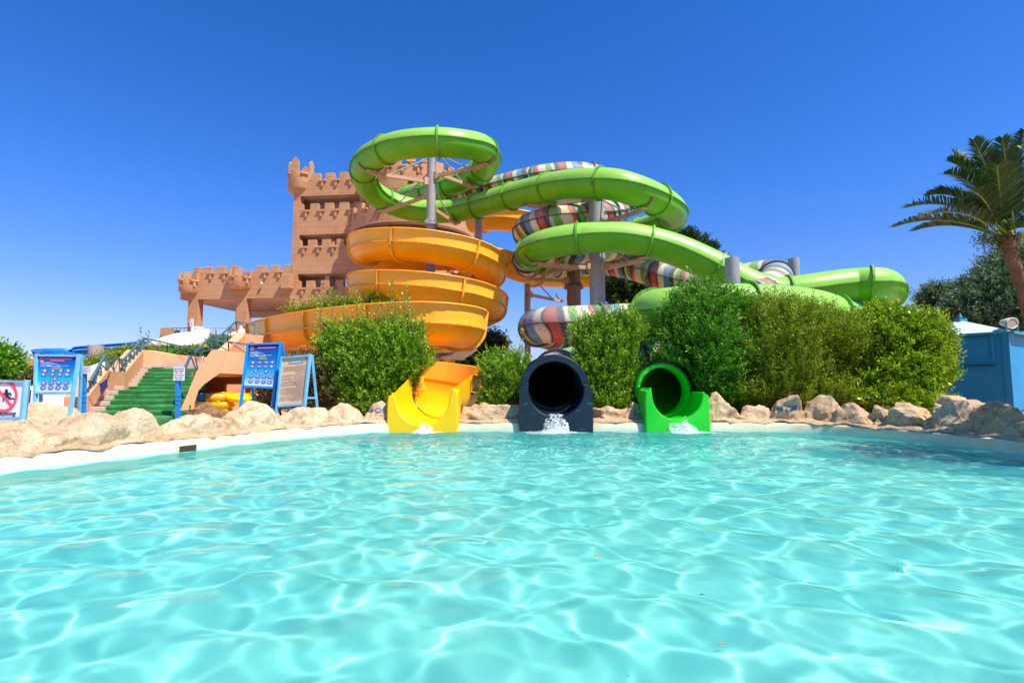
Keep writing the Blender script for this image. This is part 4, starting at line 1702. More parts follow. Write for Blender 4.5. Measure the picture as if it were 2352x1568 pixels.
M_LIME = flatm('lime_plastic', '9bd820', .4)
def vinyl(n, h): return mat(n, rgb(h), .22, .06, 3, .08)
V_OR, V_YE, V_BL = vinyl('orange_vinyl', 'ffae08'), vinyl('yellow_vinyl', 'ffd405'), vinyl('blue_vinyl', '10a2d8')
M_LAV = flatm('lavender_print', 'a89ad0')
Yr = 13.3
def rp(u, v, dy=0): return P(u, v, Yr + dy)
ring(rp(503, 944), .22, .105, V_YE, 'lowest yellow swim ring, half hidden by the rocks')
ring(rp(507, 928), .23, .10, V_OR, 'yellow orange swim ring in the middle of the stack', .05, .03)
ring(rp(502, 910.5), .21, .115, V_OR, 'topmost orange swim ring with faded lettering and lime handles', .12, -.07, M_LAV, hand=((-.75, 1), (.9, 1)))
ring(rp(462, 914, .1), .20, .105, V_BL, 'blue swim ring at the foot of the arch', .1, .1, hand=((.3, 1),))
ring(rp(455, 928, -.1), .20, .09, V_YE, 'yellow swim ring below the blue one')
ring(rp(556, 913, .1), .26, .10, V_YE, 'wide yellow swim ring behind the tall blue easel', .1, .04)
ring(rp(580, 917, .35), .2, .09, V_BL, 'blue swim ring behind the yellow one and the easel legs', .1, .1, hand=((-.2, 1),))

# ------------------------------------------------------------------ other slides on the left
ws = thing('wave_slide', P(300, 860, 20), 'broad white multi lane slide with rainbow stripes running down from the castle terrace', 'water slide')
m, t, b, o = nodes_of('lane_stripes')
u_ = t.nodes.new('ShaderNodeUVMap'); u_.uv_map = 'uv'
s_ = t.nodes.new('ShaderNodeSeparateXYZ')
t.links.new(u_.outputs[0], s_.inputs[0])
wh = rgb('f2efe6')
c = ramp(t, s_.outputs[1], [(0, wh), (.42, rgb('f08a50')), (.52, rgb('f6c21a')), (.64, rgb('5fc42a')), (.74, rgb('1c7fe0')), (.86, wh)], 'CONSTANT')
t.links.new(c, b.inputs['Base Color'])
b.inputs['Roughness'].default_value = .35
M_LANES = m
M_WHITEG = mat('white_gelcoat', rgb('efece4'), .35, .04, 2, .08)
Lr = smooth_line([P(452, 779, 35.5), P(415, 782, 32), P(372, 797, 26), P(300, 835, 20), P(150, 900, 15.5), P(60, 935, 13.4)], 8)
Rr = smooth_line([P(566, 770, 35.5), P(535, 781, 32), P(487, 812, 26), P(430, 855, 20), P(280, 915, 15.5), P(196, 945, 13.4)], 8)
V, UV = [], []
nv = 12
for a, b_ in zip(Lr, Rr):
    for k in range(nv + 1):
        f = k / nv
        V.append(tuple(a.lerp(b_, f) - Vector((0, 0, .10 * (1 - abs((f * 4) % 1 * 2 - 1)) ** .6))))
        UV.append((0, f))
Fc = [(i * (nv + 1) + k, i * (nv + 1) + k + 1, (i + 1) * (nv + 1) + k + 1, (i + 1) * (nv + 1) + k) for i in range(len(Lr) - 1) for k in range(nv)]
raw_mesh('slide_bed', V, Fc, M_LANES, ws, uv=UV, sm=True)
for ln, nm in ((Lr, 'side_wall'), (Rr, 'side_wall')):
    mb = MB()
    rows = []
    for (dx, dz) in ((-.09, -.6), (-.09, .42), (-.03, .5), (.05, .5), (.10, .42), (.10, -.6)):
        rows.append([p + Vector((dx, 0, dz)) for p in ln])
    mb.grid(rows)
    mb.build(nm, M_WHITEG, ws, sm=45)
for (u0, u1, v0, v1, Y) in ((441, 458, 750, 785, 35.0), (551, 568, 748, 779, 35.2)):
    mb = MB()
    a, b_ = P(u0, v0, Y), P(u1, v1, Y)
    mb.box(((a.x + b_.x) / 2, Y + .5, (a.z + b_.z) / 2), (abs(b_.x - a.x), 1.4, abs(a.z - b_.z)), bev=.08)
    mb.build('entry_pier', M_WHITEG, ws, sm=40)
mb = MB()
mb.tube([P(445, 755, 34.4), P(500, 752.5, 34.4), P(552, 753, 34.4)], .04, 6)
mb.tube([P(497, 753, 34.4), P(493, 785, 34.4)], .04, 6)
mb.tube([P(497, 753, 34.4), P(504, 783, 34.0)], .04, 6)
mb.build('safety_rail', M_STEEL, ws)

bl_ = thing('open_slide', P(150, 830, 24), 'open blue slide bending back on itself behind the hedge and stairs', 'water slide')
M_BLS = shell_mat('blue_fibreglass', rgb('0f6fd0'), rgb('2c8ee0'), rgb('3a7fb8'))
flume(bl_, [P(345, 789, 29), P(300, 794, 28), P(220, 801, 27), P(150, 807, 26.2), P(118, 811, 25.2), P(116, 815, 24.2), P(140, 820, 23), P(190, 827, 21.6), P(240, 834, 20.6), P(280, 842, 20)], .5, M_BLS, mat('pale_blue_flange', rgb('3d9be0'), .5, .1, 3, .1), 2.6, kind='u', wall=.16)

# low building far off
lb = thing('low_building', P(60, 860, 40), 'low brown flat roofed building far behind the no running sign', 'building')
mb = MB()
mb.box(P(66, 866, 40) + Vector((1, 2, 0)), (5.5, 4, 2.7))
mb.build('wall', M_TERRA, lb)
mb = MB()
mb.box(P(64, 832, 39.9), (1.0, 1.0, .5))
mb.build('roof_block', M_TERRA, lb)
mb = MB()
q = P(82, 862, 38.0)
mb.lathe(Vector((0, 0, 0)), [(0, 0), (.1, 0)], 4)
mb.box(q + Vector((0, .9, -.4)), (1.3, .3, 1.3), bev=.3)
mb.build('doorway', bpy.data.materials['dark_opening'], lb)
# ------------------------------------------------------------------ rocks
def rock_mat(name, base, pale, dark, grn):
    m, t, b, o = nodes_of(name)
    tc = t.nodes.new('ShaderNodeNewGeometry')
    p = tc.outputs['Position']
    c = mixc(t, ramp(t, noise_n(t, 1.4, 8, .66, .6, p), [(.38, 0.0), (.62, 1.0)]), base, pale)
    c = mixc(t, ramp(t, noise_n(t, 4.5, 10, .74, 1.4, p), [(.53, 0.0), (.60, .65)]), c, dark)
    c = mixc(t, ramp(t, noise_n(t, 2.1, 8, .7, 1.2, p), [(.56, 0.0), (.64, .55)]), c, grn)
    c = mixc(t, ramp(t, noise_n(t, 7.5, 8, .7, 1.8, p), [(.63, 0.0), (.66, .8)]), c, rgb('efe6d4'))
    t.links.new(c, b.inputs['Base Color'])
    b.inputs['Roughness'].default_value = .88
    b.inputs['Specular IOR Level'].default_value = .2
    n1 = noise_n(t, 5, 12, .72, 1.0, p)
    vr = t.nodes.new('ShaderNodeTexVoronoi')
    vr.feature = 'DISTANCE_TO_EDGE'
    vr.inputs['Scale'].default_value = 3.2
    nn = t.nodes.new('ShaderNodeTexNoise')
    nn.inputs['Scale'].default_value = 3
    t.links.new(p, nn.inputs['Vector'])
    add = t.nodes.new('ShaderNodeVectorMath')
    add.operation = 'ADD'
    t.links.new(p, add.inputs[0])
    t.links.new(nn.outputs['Color'], add.inputs[1])
    t.links.new(add.outputs[0], vr.inputs['Vector'])
    crack = ramp(t, vr.outputs['Distance'], [(0, 0.0), (.025, 1.0)])
    hgt = mixc(t, .08, n1, crack)
    bump(t, b, hgt, .95, .08)
    return m


M_ROCK_L = rock_mat('pale_sandstone', rgb('d6b088'), rgb('e8cda6'), rgb('a8825c'), rgb('c8ba9c'))  # paler sandstone of the left bank boulders
M_ROCK_R = rock_mat('sandstone', rgb('cda47c'), rgb('dcbf98'), rgb('98744f'), rgb('aeb48c'))
M_ROCK_B = rock_mat('brown_sandstone', rgb('9a7350'), rgb('b28b62'), rgb('6a452c'), rgb('8d7350'))


def edge_point(u, d):
    best, bq = 1e9, None
    line = offset_line(EDGE, d, WALL_TOP)
    for i in range(len(line) - 1):
        for k in range(6):
            q = line[i].lerp(line[i + 1], k / 6)
            if q.y < 1: continue
            e = abs(uv(q)[0] - u)
            if e < best:
                tg = (line[i + 1] - line[i]).normalized()
                best, bq = e, (q, tg)
    return bq


def rock(u0, u1, v_top, label, seed, m, depth=.62, d=.36, peak=.5, sharp=.18, group='sandstone boulders edging the pool', Y=None, vb=None, fall=.55, nm='boulder'):
    if m is M_ROCK_L:
        fall = .36
    d += .10
    uc = (u0 + u1) / 2
    q, tg = edge_point(uc, d)
    if Y: q = P(uc, 900, Y); q.z = .15; tg = Vector((1, 0, 0))
    ang = math.atan2(tg.y, tg.x)
    # width across the line of sight -> length along the edge
    view = Vector((q.x, q.y, 0)).normalized()
    c_ = max(.45, abs(tg.cross(view).z))
    if m is M_ROCK_R:
        fall, sharp = .30, sharp * 1.5
    wid = (u1 - u0) / FPX * q.y / c_ * (1 / max(.5, math.sqrt(1 + ((uc - 1176) / FPX) ** 2)) if not Y else 1) * (1.08 if m is M_ROCK_L else 1.2)
    ztop = P(uc, v_top, q.y).z
    zb = .16 if vb is None else P(uc, vb, q.y).z
    hgt = ztop - zb
    bm = bmesh.new()
    bmesh.ops.create_cube(bm, size=2)
    bmesh.ops.subdivide_edges(bm, edges=bm.edges[:], cuts=21, use_grid_fill=True)
    rr = random.Random(seed)
    off = Vector((rr.uniform(-50, 50), rr.uniform(-50, 50), rr.uniform(-50, 50)))
    pl = []
    for k in range(8 if m is M_ROCK_L else 12):
        n = Vector((rr.uniform(-1, 1), rr.uniform(-1, .6), rr.uniform(-.2, 1))).normalized()
        pl.append((n, rr.uniform(.72, .93) if m is M_ROCK_L else rr.uniform(.66, .95)))
    for v in bm.verts:
        c0 = v.co.copy()
        s = c0.normalized()
        bx = .38 if m is M_ROCK_L else .52
        cc = (s * (1 - bx) + c0 * bx)
        # planar cuts give facets
        for n, dd in pl:
            e = cc.dot(n) - dd
            if e > 0: cc -= n * e * .85
        h = max(0, cc.z)
        x = cc.x
        # outline: a peak along the length
        k = 1 - fall * abs((x * .5 + .5) - peak) ** 1.25 * 1.4
        cc.z = cc.z * (k if cc.z > 0 else 1)
        w = Vector((cc.x * wid / 2, cc.y * depth / 2, cc.z * hgt / 1.0))
        n1 = noise.fractal(w * 1.9 + off, 1.0, 2.1, 5)
        n2 = noise.ridged_multi_fractal(w * 2.6 + off * 1.3, .9, 2.2, 5, .9, 2.0)
        n3 = noise.noise(w * 9 + off)
        w += s * (n1 * .085 + (n2 - 1.0) * sharp * .26 + n3 * .012)
        w.z = max(w.z, -.02)
        if not Y:
            lim = -(d - .07) + .03 * n1
            if w.y < lim: w.y = lim + (w.y - lim) * .12
        v.co = w
    bm.normal_update()
    me = bpy.data.meshes.new(nm)
    bm.to_mesh(me)
    bm.free()
    smooth(me, 38)
    o = link(nm, me, m)
    o.location = (q.x, q.y, zb)
    o.rotation_euler = (0, 0, ang)
    tag(o, label, 'boulder', group)
    return o, q, ang


rock(-90, 150, 958, 'huge pale boulder under the no running sign at the pool edge', 1, M_ROCK_L, 1.1, .5, .7, .12)
rock(110, 285, 944, 'long humped pale boulder below the wide rules board', 2, M_ROCK_L, .9, .42, .55, .12)
rock(232, 372, 938, 'rounded boulder with a brown stained side before the green stairs', 3, M_ROCK_L, .8, .42, .45)
rock(352, 545, 950, 'low flat pale boulder before the blue post of the rafting notice', 4, M_ROCK_L, .8, .40, .4)
rock(428, 520, 921, 'small brown boulder with dark worn markings under the arch', 5, M_ROCK_B, .45, .8, .45, vb=960)
rock(512, 662, 919, 'large pale boulder with grey streaks under the tall blue easel', 6, M_ROCK_L, .75, .36, .35)
rock(640, 752, 930, 'pale wedge shaped boulder below the yellowed text board', 7, M_ROCK_L, .7, .34, .55)
rock(735, 838, 926, 'smooth domed boulder between the text board and the round shrub', 8, M_ROCK_L, .65, .34, .5)
r200, q200, a200 = rock(826, 905, 925, 'boulder with worn blue lettering next to the yellow chute', 9, M_ROCK_L, .6, .34, .75)
rock(1046, 1196, 911, 'broad boulder between the yellow chute and the dark blue mouth', 10, M_ROCK_R, .7, .36, .45, .22)
rock(1352, 1440, 917, 'boulder just beyond the dark blue mouth', 11, M_ROCK_R, .6, .36, .5, .22)
rock(1425, 1486, 920, 'narrow boulder against the cheek of the green mouth', 12, M_ROCK_R, .6, .36, .4, .22)
rock(1618, 1698, 899, 'tall blocky grey topped boulder next to the green mouth', 13, M_ROCK_R, .65, .38, .45)
rock(1686, 1772, 921, 'low greenish boulder between two taller ones near the green mouth', 14, M_ROCK_R, .55, .36, .3)
r110, q110, a110 = rock(1764, 1853, 903, 'rounded boulder painted with blue 110 CM', 15, M_ROCK_R, .7, .38, .5)
rock(1840, 1950, 902, 'grey green boulder with a hump, beyond the painted one', 16, M_ROCK_R, .75, .40, .7)
rock(1902, 2024, 916, 'sloping tan boulder in front of the two big shrubs', 17, M_ROCK_R, .7, .36, .5)
rock(1990, 2055, 931, 'small rough boulder wedged between two larger ones', 18, M_ROCK_R, .5, .34, .5, .3)
rock(2034, 2140, 911, 'tall lichen marked boulder below the broad leaved hedge', 19, M_ROCK_R, .75, .38, .35)
rock(2126, 2282, 896, 'biggest overhanging boulder in front of the blue hut', 20, M_ROCK_R, .95, .42, .3, .3)
rock(2214, 2420, 922, 'long cracked boulder at the photo edge below the blue hut', 21, M_ROCK_R, .8, .32, .4, .25)
for k, (u0, u1, v, Y) in enumerate(((55, 135, 925, 9.9), (120, 205, 929, 10.2))):
    rock(u0, u1, v, ['pale rock behind the legs of the wide rules board', 'pale rock behind the small white notice post'][k], 40 + k, M_ROCK_L, .7, .4, .5, Y=Y, group=None)
# painted letters, laid on the rock faces
dg = bpy.context.evaluated_depsgraph_get()


def paint_on(rk, txt, size, u, v, m_, tilt=0, skewy=0):
    bpy.context.view_layer.update()
    mw = rk.matrix_world
    inv = mw.inverted()
    cam_o = Vector((0, 0, HCAM))

    def hit(uu, vv):
        d = (P(uu, vv, 10) - cam_o).normalized()
        lo, ld = inv @ cam_o, (inv.to_3x3() @ d)
        ok, loc, nrm, idx = rk.ray_cast(lo, ld)
        return (mw @ loc, (mw.to_3x3() @ nrm).normalized()) if ok else None
    h0 = hit(u, v)
    if not h0:
        print('no hit', txt)
        return
    c0 = h0[0]
    k = FPX / c0.y
    def place(x, y):
        h = hit(u + x * k, v - y * k + x * k * skewy)
        if not h: h = h0
        return inv @ (h[0] - (h[0] - cam_o).normalized() * .012)
    cu = bpy.data.curves.new('lettering', 'FONT')
    cu.body, cu.size, cu.align_x, cu.align_y, cu.offset, cu.resolution_u = txt, size, 'CENTER', 'CENTER', .004, 2
    ob = bpy.data.objects.new('lettering', cu)
    C.objects.link(ob)
    me = bpy.data.meshes.new_from_object(ob.evaluated_get(bpy.context.evaluated_depsgraph_get()))
    bm = bmesh.new()
    bm.from_mesh(me)
    bmesh.ops.triangulate(bm, faces=bm.faces[:])
    for _ in range(2):
        bmesh.ops.subdivide_edges(bm, edges=[e for e in bm.edges if e.calc_length() > size * .15], cuts=1)
        bmesh.ops.triangulate(bm, faces=bm.faces[:])
    bm.to_mesh(me)
    bm.free()
    for vv in me.vertices:
        vv.co = place(vv.co.x, vv.co.y)
    bpy.data.objects.remove(ob)
    me.materials.clear()
    o_ = bpy.data.objects.new('painted_lettering', me)
    C.objects.link(o_)
    me.materials.append(m_)
    o_.parent = rk


paint_on(r110, '110 CM', .165, 1802, 939, mat('worn_blue_paint', rgb('0f4f8a'), .7, .3, 20, .2), skewy=-.06)
paint_on(r200, '200 CM', .15, 858, 942, mat('faded_violet_paint', rgb('6f6fa0'), .8, .4, 30, .2))

# mortar ledge between the basin wall and the boulders
rows = []
for d, z in ((.05, .195), (.055, .225), (.12, .255), (.35, .28), (.62, .23), (.78, .1)):
    ln = offset_line(EDGE, d, z)
    row = []
    for i, p in enumerate(ln):
        f = noise.fractal(Vector((p.x * 2.3, p.y * 2.3, d * 3)), 1, 2, 4)
        g_ = noise.noise(Vector((p.x * 5, p.y * 5, 3 + d)))
        n_ = Vector((p.x - ec.x, p.y - ec.y, 0)).normalized()
        row.append(Vector((p.x, p.y, -.05)) if under_exit(p, 0) else p + Vector((0, 0, .05 * f + .02 * g_)) + n_ * (.08 * g_ + .04 * f - .01))
    rows.append(row)
mb = MB()
mb.grid(rows)
le = mb.build('mortar_kerb', M_ROCK_R, sm=60)
tag(le, kind='structure')
# drain in the basin wall
q, tg = edge_point(430, 0)
for dv in (0,):
    sk = thing('skimmer_drain', (q.x, q.y, .05), 'dark rectangular skimmer opening with a riveted white frame in the pool wall', 'pool skimmer')
    a = math.atan2(tg.y, tg.x)
    nin = -Vector((-tg.y, tg.x, 0))
    mb = MB()
    mb.box(Vector((q.x, q.y, .055)) + nin * .004, (.27, .012, .095), rz=a)
    mb.build('opening', flatm('drain_dark', '4a3320'), sk)
    mb = MB()
    for dx, dz, w, h in ((0, .115, .33, .028), (0, -.005, .33, .02), (-.15, .055, .028, .10), (.15, .055, .028, .10)):
        mb.box(Vector((q.x, q.y, dz)) + tg * dx + nin * .008, (w, .02, h), rz=a)
    mb.build('frame', M_PLASTER, sk)


# ------------------------------------------------------------------ plants
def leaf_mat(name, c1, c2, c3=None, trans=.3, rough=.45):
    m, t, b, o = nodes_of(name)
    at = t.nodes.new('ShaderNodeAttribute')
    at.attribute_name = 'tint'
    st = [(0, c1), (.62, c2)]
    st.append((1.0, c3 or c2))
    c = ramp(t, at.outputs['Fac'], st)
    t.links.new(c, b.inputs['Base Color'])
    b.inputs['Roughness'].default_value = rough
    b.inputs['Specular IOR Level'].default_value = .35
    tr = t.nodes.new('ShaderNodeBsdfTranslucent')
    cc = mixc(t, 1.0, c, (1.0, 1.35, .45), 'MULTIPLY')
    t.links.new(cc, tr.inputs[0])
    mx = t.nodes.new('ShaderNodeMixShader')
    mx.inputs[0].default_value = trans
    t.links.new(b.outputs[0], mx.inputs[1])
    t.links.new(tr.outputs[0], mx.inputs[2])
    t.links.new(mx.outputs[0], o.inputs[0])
    return m


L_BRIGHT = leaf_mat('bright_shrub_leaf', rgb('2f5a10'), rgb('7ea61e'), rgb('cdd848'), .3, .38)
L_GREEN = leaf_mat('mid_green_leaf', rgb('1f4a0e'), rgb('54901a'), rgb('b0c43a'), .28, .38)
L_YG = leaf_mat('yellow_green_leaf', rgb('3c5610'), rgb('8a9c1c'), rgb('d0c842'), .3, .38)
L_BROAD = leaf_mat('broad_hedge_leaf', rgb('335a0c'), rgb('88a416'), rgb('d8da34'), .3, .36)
L_DARK = leaf_mat('dark_tree_leaf', rgb('22381c'), rgb('35512a'), rgb('5b6f38'), .2)
L_OLIVE = leaf_mat('olive_leaf', rgb('3a5442'), rgb('5f7856'), rgb('a8b28c'), .2)
L_DRY = leaf_mat('dry_brown_leaf', rgb('4a4428'), rgb('6f6a3a'), rgb('a08a5c'), .2)
L_PALM = leaf_mat('palm_leaf', rgb('20381c'), rgb('3a5628'), rgb('66784a'), .15, .6)
M_BARK = mat('bark', rgb('7a5f48'), .9, .25, 4, .8, .03)


def orient(nrm, up):
    pass


KEEP = np.array([tuple(q[0]) for fr_ in (gfr, sfr, ofr) for q in fr_ if q[0].y < 20.5] + [(.95, 12.2, .93), (3.62, 12.2, .85), (-1.9, 12.2, .8), (-1.8, 12.7, .8)])


def leaf_cloud(name, base, dirs, m, parent, length, width, tint, r_):
    """one quad leaf per row: base point, direction; nothing grows inside a flume"""
    ok = np.ones(len(base), bool)
    if base[:, 1].min() < 20:
        for q in KEEP:
            ok &= ((base - q) ** 2).sum(1) > .74 ** 2
    base, dirs, tint = base[ok], dirs[ok], tint[ok]
    n = len(base)
    d = dirs / np.linalg.norm(dirs, axis=1, keepdims=True)
    rnd = r_.normal(size=(n, 3))
    s = np.cross(d, rnd)
    s /= np.linalg.norm(s, axis=1, keepdims=True) + 1e-9
    L = length * r_.uniform(.65, 1.25, (n, 1))
    Wd = width * r_.uniform(.7, 1.2, (n, 1))
    nn = np.cross(d, s)
    a = base
    b_ = base + d * L * .5 + s * Wd * .5 + nn * L * .05
    c_ = base + d * L
    e_ = base + d * L * .5 - s * Wd * .5 + nn * L * .05
    V = np.stack([a, b_, c_, e_], 1).reshape(-1, 3)
    F_ = np.arange(4 * n).reshape(n, 4)
    return raw_mesh(name, V, F_, m, parent, attr={'tint': np.repeat(np.clip(tint, 0, 1), 4)})


def shoots(r_, clumps, n, slen, per, lean, shell=.55, cut=None, zmin=.1):
    """tips: n shoots over the clumps, each with `per` leaves along it. Returns leaf bases, dirs, tint"""
    vol = np.array([c[3] * c[4] * c[5] for c in clumps]) ** .72
    pick = r_.choice(len(clumps), n, p=vol / vol.sum())
    cl = np.array(clumps)[pick]
    nc = max(6, n // 14)
    cdir = r_.normal(size=(nc, 3))
    cdir /= np.linalg.norm(cdir, axis=1, keepdims=True)
    dv = cdir[r_.integers(0, nc, n)] + r_.normal(size=(n, 3)) * .13
    loose = r_.uniform(size=n) < .3
    dv[loose] = r_.normal(size=(int(loose.sum()), 3))
    dv /= np.linalg.norm(dv, axis=1, keepdims=True)
    rad = shell + (1 - shell) * r_.uniform(0, 1, (n, 1)) ** .6
    bump_ = 1 + .16 * np.sin(dv[:, :1] * 7 + cl[:, :1] * 3) * np.cos(dv[:, 2:] * 6 + cl[:, 1:2])
    pos = cl[:, :3] + dv * cl[:, 3:6] * rad * bump_
    dr = dv * np.array([1, 1, .5]) + np.array([0, 0, lean]) + r_.normal(size=(n, 3)) * .28
    dr /= np.linalg.norm(dr, axis=1, keepdims=True)
    ok = pos[:, 2] > zmin
    pos, dr = pos[ok], dr[ok]
    n = len(pos)
    sl = slen * r_.uniform(.5, 1.3, (n, 1, 1))
    k = np.linspace(0, 1, per)[None, :, None]
    bend = r_.normal(size=(n, 1, 3)) * .12
    pts = pos[:, None, :] - dr[:, None, :] * sl * .4 + (dr[:, None, :] + bend * k) * sl * k
    ph = r_.uniform(0, 6.28, (n, 1)) + np.arange(per)[None, :] * 2.4
    ax = np.cross(dr, np.array([0.3, .2, 1.0]) + r_.normal(size=(n, 3)) * .1)
    ax /= np.linalg.norm(ax, axis=1, keepdims=True) + 1e-9
    ay = np.cross(dr, ax)
    side = ax[:, None, :] * np.cos(ph)[..., None] + ay[:, None, :] * np.sin(ph)[..., None]
    ld = side * .75 + dr[:, None, :] * .75 + r_.normal(size=side.shape) * .15
    base = pts.reshape(-1, 3)
    tint = (r_.uniform(.0, .55, (n, 1)) + .35 * np.linspace(0, 1, per)[None, :] + r_.normal(size=(n, per)) * .08).reshape(-1)
    return base, ld.reshape(-1, 3), tint


def shrub(name, label, cat, clumps, n, m, leaf=(.06, .02), slen=.35, per=14, lean=.7, shell=.5, group=None, seed=1, spires=(), zmin=.12, stem=True, inner=.35, sfrac=None):
    r_ = np.random.default_rng(seed)
    c0 = clumps[0]
    th = thing(name, (c0[0], c0[1], .12), label, cat, group)
    B, D, T = shoots(r_, clumps, n, slen, per, lean, shell, zmin=zmin)
    parts = [(B, D, T)]
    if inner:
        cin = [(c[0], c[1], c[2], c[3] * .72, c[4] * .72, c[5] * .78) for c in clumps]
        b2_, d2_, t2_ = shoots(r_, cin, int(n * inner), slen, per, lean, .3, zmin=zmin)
        parts.append((b2_, d2_, t2_ * .6))  # inner leaves tinted darker: the bush's inner shade put into their colour
    stems = []
    for (x, y, z0, h, k) in spires:
        # an upright shoot standing clear of the bush
        m_ = int(h * 60 * k)
        zz = r_.uniform(0, 1, m_) ** .9
        ang = r_.uniform(0, 6.28, m_)
        rad = (1 - zz) * .16 * k + .015
        lx, ly = r_.normal() * .06, r_.normal() * .06
        b_ = np.stack([x + lx * zz + np.cos(ang) * rad * r_.uniform(.2, 1, m_), y + ly * zz + np.sin(ang) * rad * r_.uniform(.2, 1, m_), z0 + zz * h], 1)
        d_ = np.stack([np.cos(ang), np.sin(ang), np.full(m_, 1.0)], 1)
        parts.append((b_, d_, r_.uniform(.3, 1, m_)))
        stems.append([(x, y, z0 - .5), (x + lx * .5, y + ly * .5, z0 + h * .5), (x + lx, y + ly, z0 + h * .96)])
    B = np.concatenate([p[0] for p in parts])
    D = np.concatenate([p[1] for p in parts])
    T = np.concatenate([p[2] for p in parts])
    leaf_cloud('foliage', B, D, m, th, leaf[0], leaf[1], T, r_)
    if stem:
        mb = MB()
        zt = max(c[2] for c in clumps)
        for c in clumps:
            for k in range(5):
                a = r_.uniform(0, 6.28)
                mb.tube([(c[0] + .1 * math.cos(a), c[1] + .1 * math.sin(a), .1), (c[0] + c[3] * .3 * math.cos(a), c[1] + c[4] * .3 * math.sin(a), max(.3, c[2] * .6)), (c[0] + c[3] * .65 * math.cos(a), c[1] + c[4] * .6 * math.sin(a), c[2] + c[5] * .45)], [.035, .022, .008], 5)
        for s_ in stems:
            mb.tube(s_, [.012, .008, .003], 4)
        mb.build('stem', M_BARK, th)
    return th


def clump(u, v, Y, ru, rv, ry):
    """ellipsoid centre seen at (u, v) at distance Y with radii ru, rv pixels and ry metres"""
    p = P(u, v, Y)
    return (p.x, p.y, p.z, ru / FPX * Y, ry, rv / FPX * Y)


def spire(u, v_top, v_base, Y, k=1.0):
    a, b_ = P(u, v_top, Y), P(u, v_base, Y)
    return (a.x, a.y, b_.z, a.z - b_.z, k)


G_SH = 'shrubs behind the boulders'
shrub('shrub', 'loose bright green shrub with upright shoots covering the lower orange slide', 'shrub',
      [clump(855, 845, 13.2, 112, 88, .75), clump(795, 790, 13.3, 66, 48, .5), clump(905, 785, 13.3, 76, 52, .5), clump(860, 905, 13.0, 86, 50, .6), clump(940, 840, 13.1, 48, 60, .5), clump(860, 935, 12.9, 70, 28, .5)],
      3900, L_BRIGHT, (.085, .032), .42, 14, 1.0, .5, G_SH, 21,
      spires=[spire(u, v, v + 85, 13.3, k) for u, v, k in ((730, 705, 1), (748, 722, .9), (775, 722, 1), (812, 735, 1), (834, 720, .9), (858, 730, 1), (916, 705, 1), (948, 705, 1), (741, 690, 1), (765, 665, 1.1), (790, 700, 1), (820, 672, 1.2), (842, 690, 1), (868, 700, 1.1), (890, 640, 1.2), (905, 668, 1.2), (927, 655, 1.2), (940, 678, 1.1), (960, 740, 1), (972, 715, 1), (728, 740, 1), (880, 690, 1.1))])
shrub('shrub', 'small wispy shrub between the orange chute and the dark blue mouth', 'shrub',
      [clump(1160, 880, 13.0, 52, 52, .5), clump(1135, 855, 13.2, 34, 45, .4), clump(1185, 850, 13.0, 32, 42, .4), clump(1150, 905, 12.9, 45, 30, .4), clump(1140, 925, 12.8, 45, 25, .4)],
      1300, L_BRIGHT, (.075, .027), .34, 13, 1.0, .5, G_SH, 22,
      spires=[spire(u, v, v + 60, 13.1, k) for u, v, k in ((1138, 793, .9), (1165, 770, 1), (1190, 757, 1.1), (1203, 800, .9), (1120, 815, .9), (1152, 812, 1), (1178, 800, 1), (1212, 815, .8))])
shrub('shrub', 'rounded bright shrub between the dark blue and the green mouths', 'shrub',
      [clump(1394, 840, 13.3, 80, 88, .7), clump(1365, 775, 13.4, 55, 52, .5), clump(1428, 765, 13.4, 46, 50, .5), clump(1400, 895, 13.1, 78, 40, .5), clump(1410, 925, 12.9, 66, 28, .5)],
      3300, L_BRIGHT, (.078, .029), .38, 14, .95, .5, G_SH, 23,
      spires=[spire(u, v, v + 60, 13.4, k) for u, v, k in ((1340, 725, 1), (1368, 692, 1.1), (1385, 705, 1), (1330, 752, .9), (1425, 722, 1), (1450, 705, 1.1), (1470, 730, 1), (1402, 735, 1), (1487, 752, .8), (1355, 738, .9))])
shrub('shrub', 'biggest shrub, dark green and dense, rising in front of the lowest green loop', 'shrub',
      [clump(1612, 794, 12.80, 100, 125, 1.0), clump(1580, 729, 13.10, 62, 62, .7), clump(1635, 704, 13.20, 82, 46, .7), clump(1600, 686, 13.20, 50, 36, .5), clump(1690, 714, 13.20, 50, 40, .6), clump(1600, 869, 13.05, 92, 72, .8), clump(1660, 905, 12.85, 60, 38, .6), clump(1680, 834, 13.35, 90, 100, .9)],
      8200, L_GREEN, (.078, .028), .38, 14, .85, .55, G_SH, 24,
      spires=[spire(u, v, v + 60, 13.1, k) for u, v, k in ((1590, 612, 1.2), (1630, 640, 1.1), (1560, 650, 1), (1612, 655, 1), (1660, 668, 1), (1545, 672, 1), (1690, 660, 1), (1530, 700, .9))])
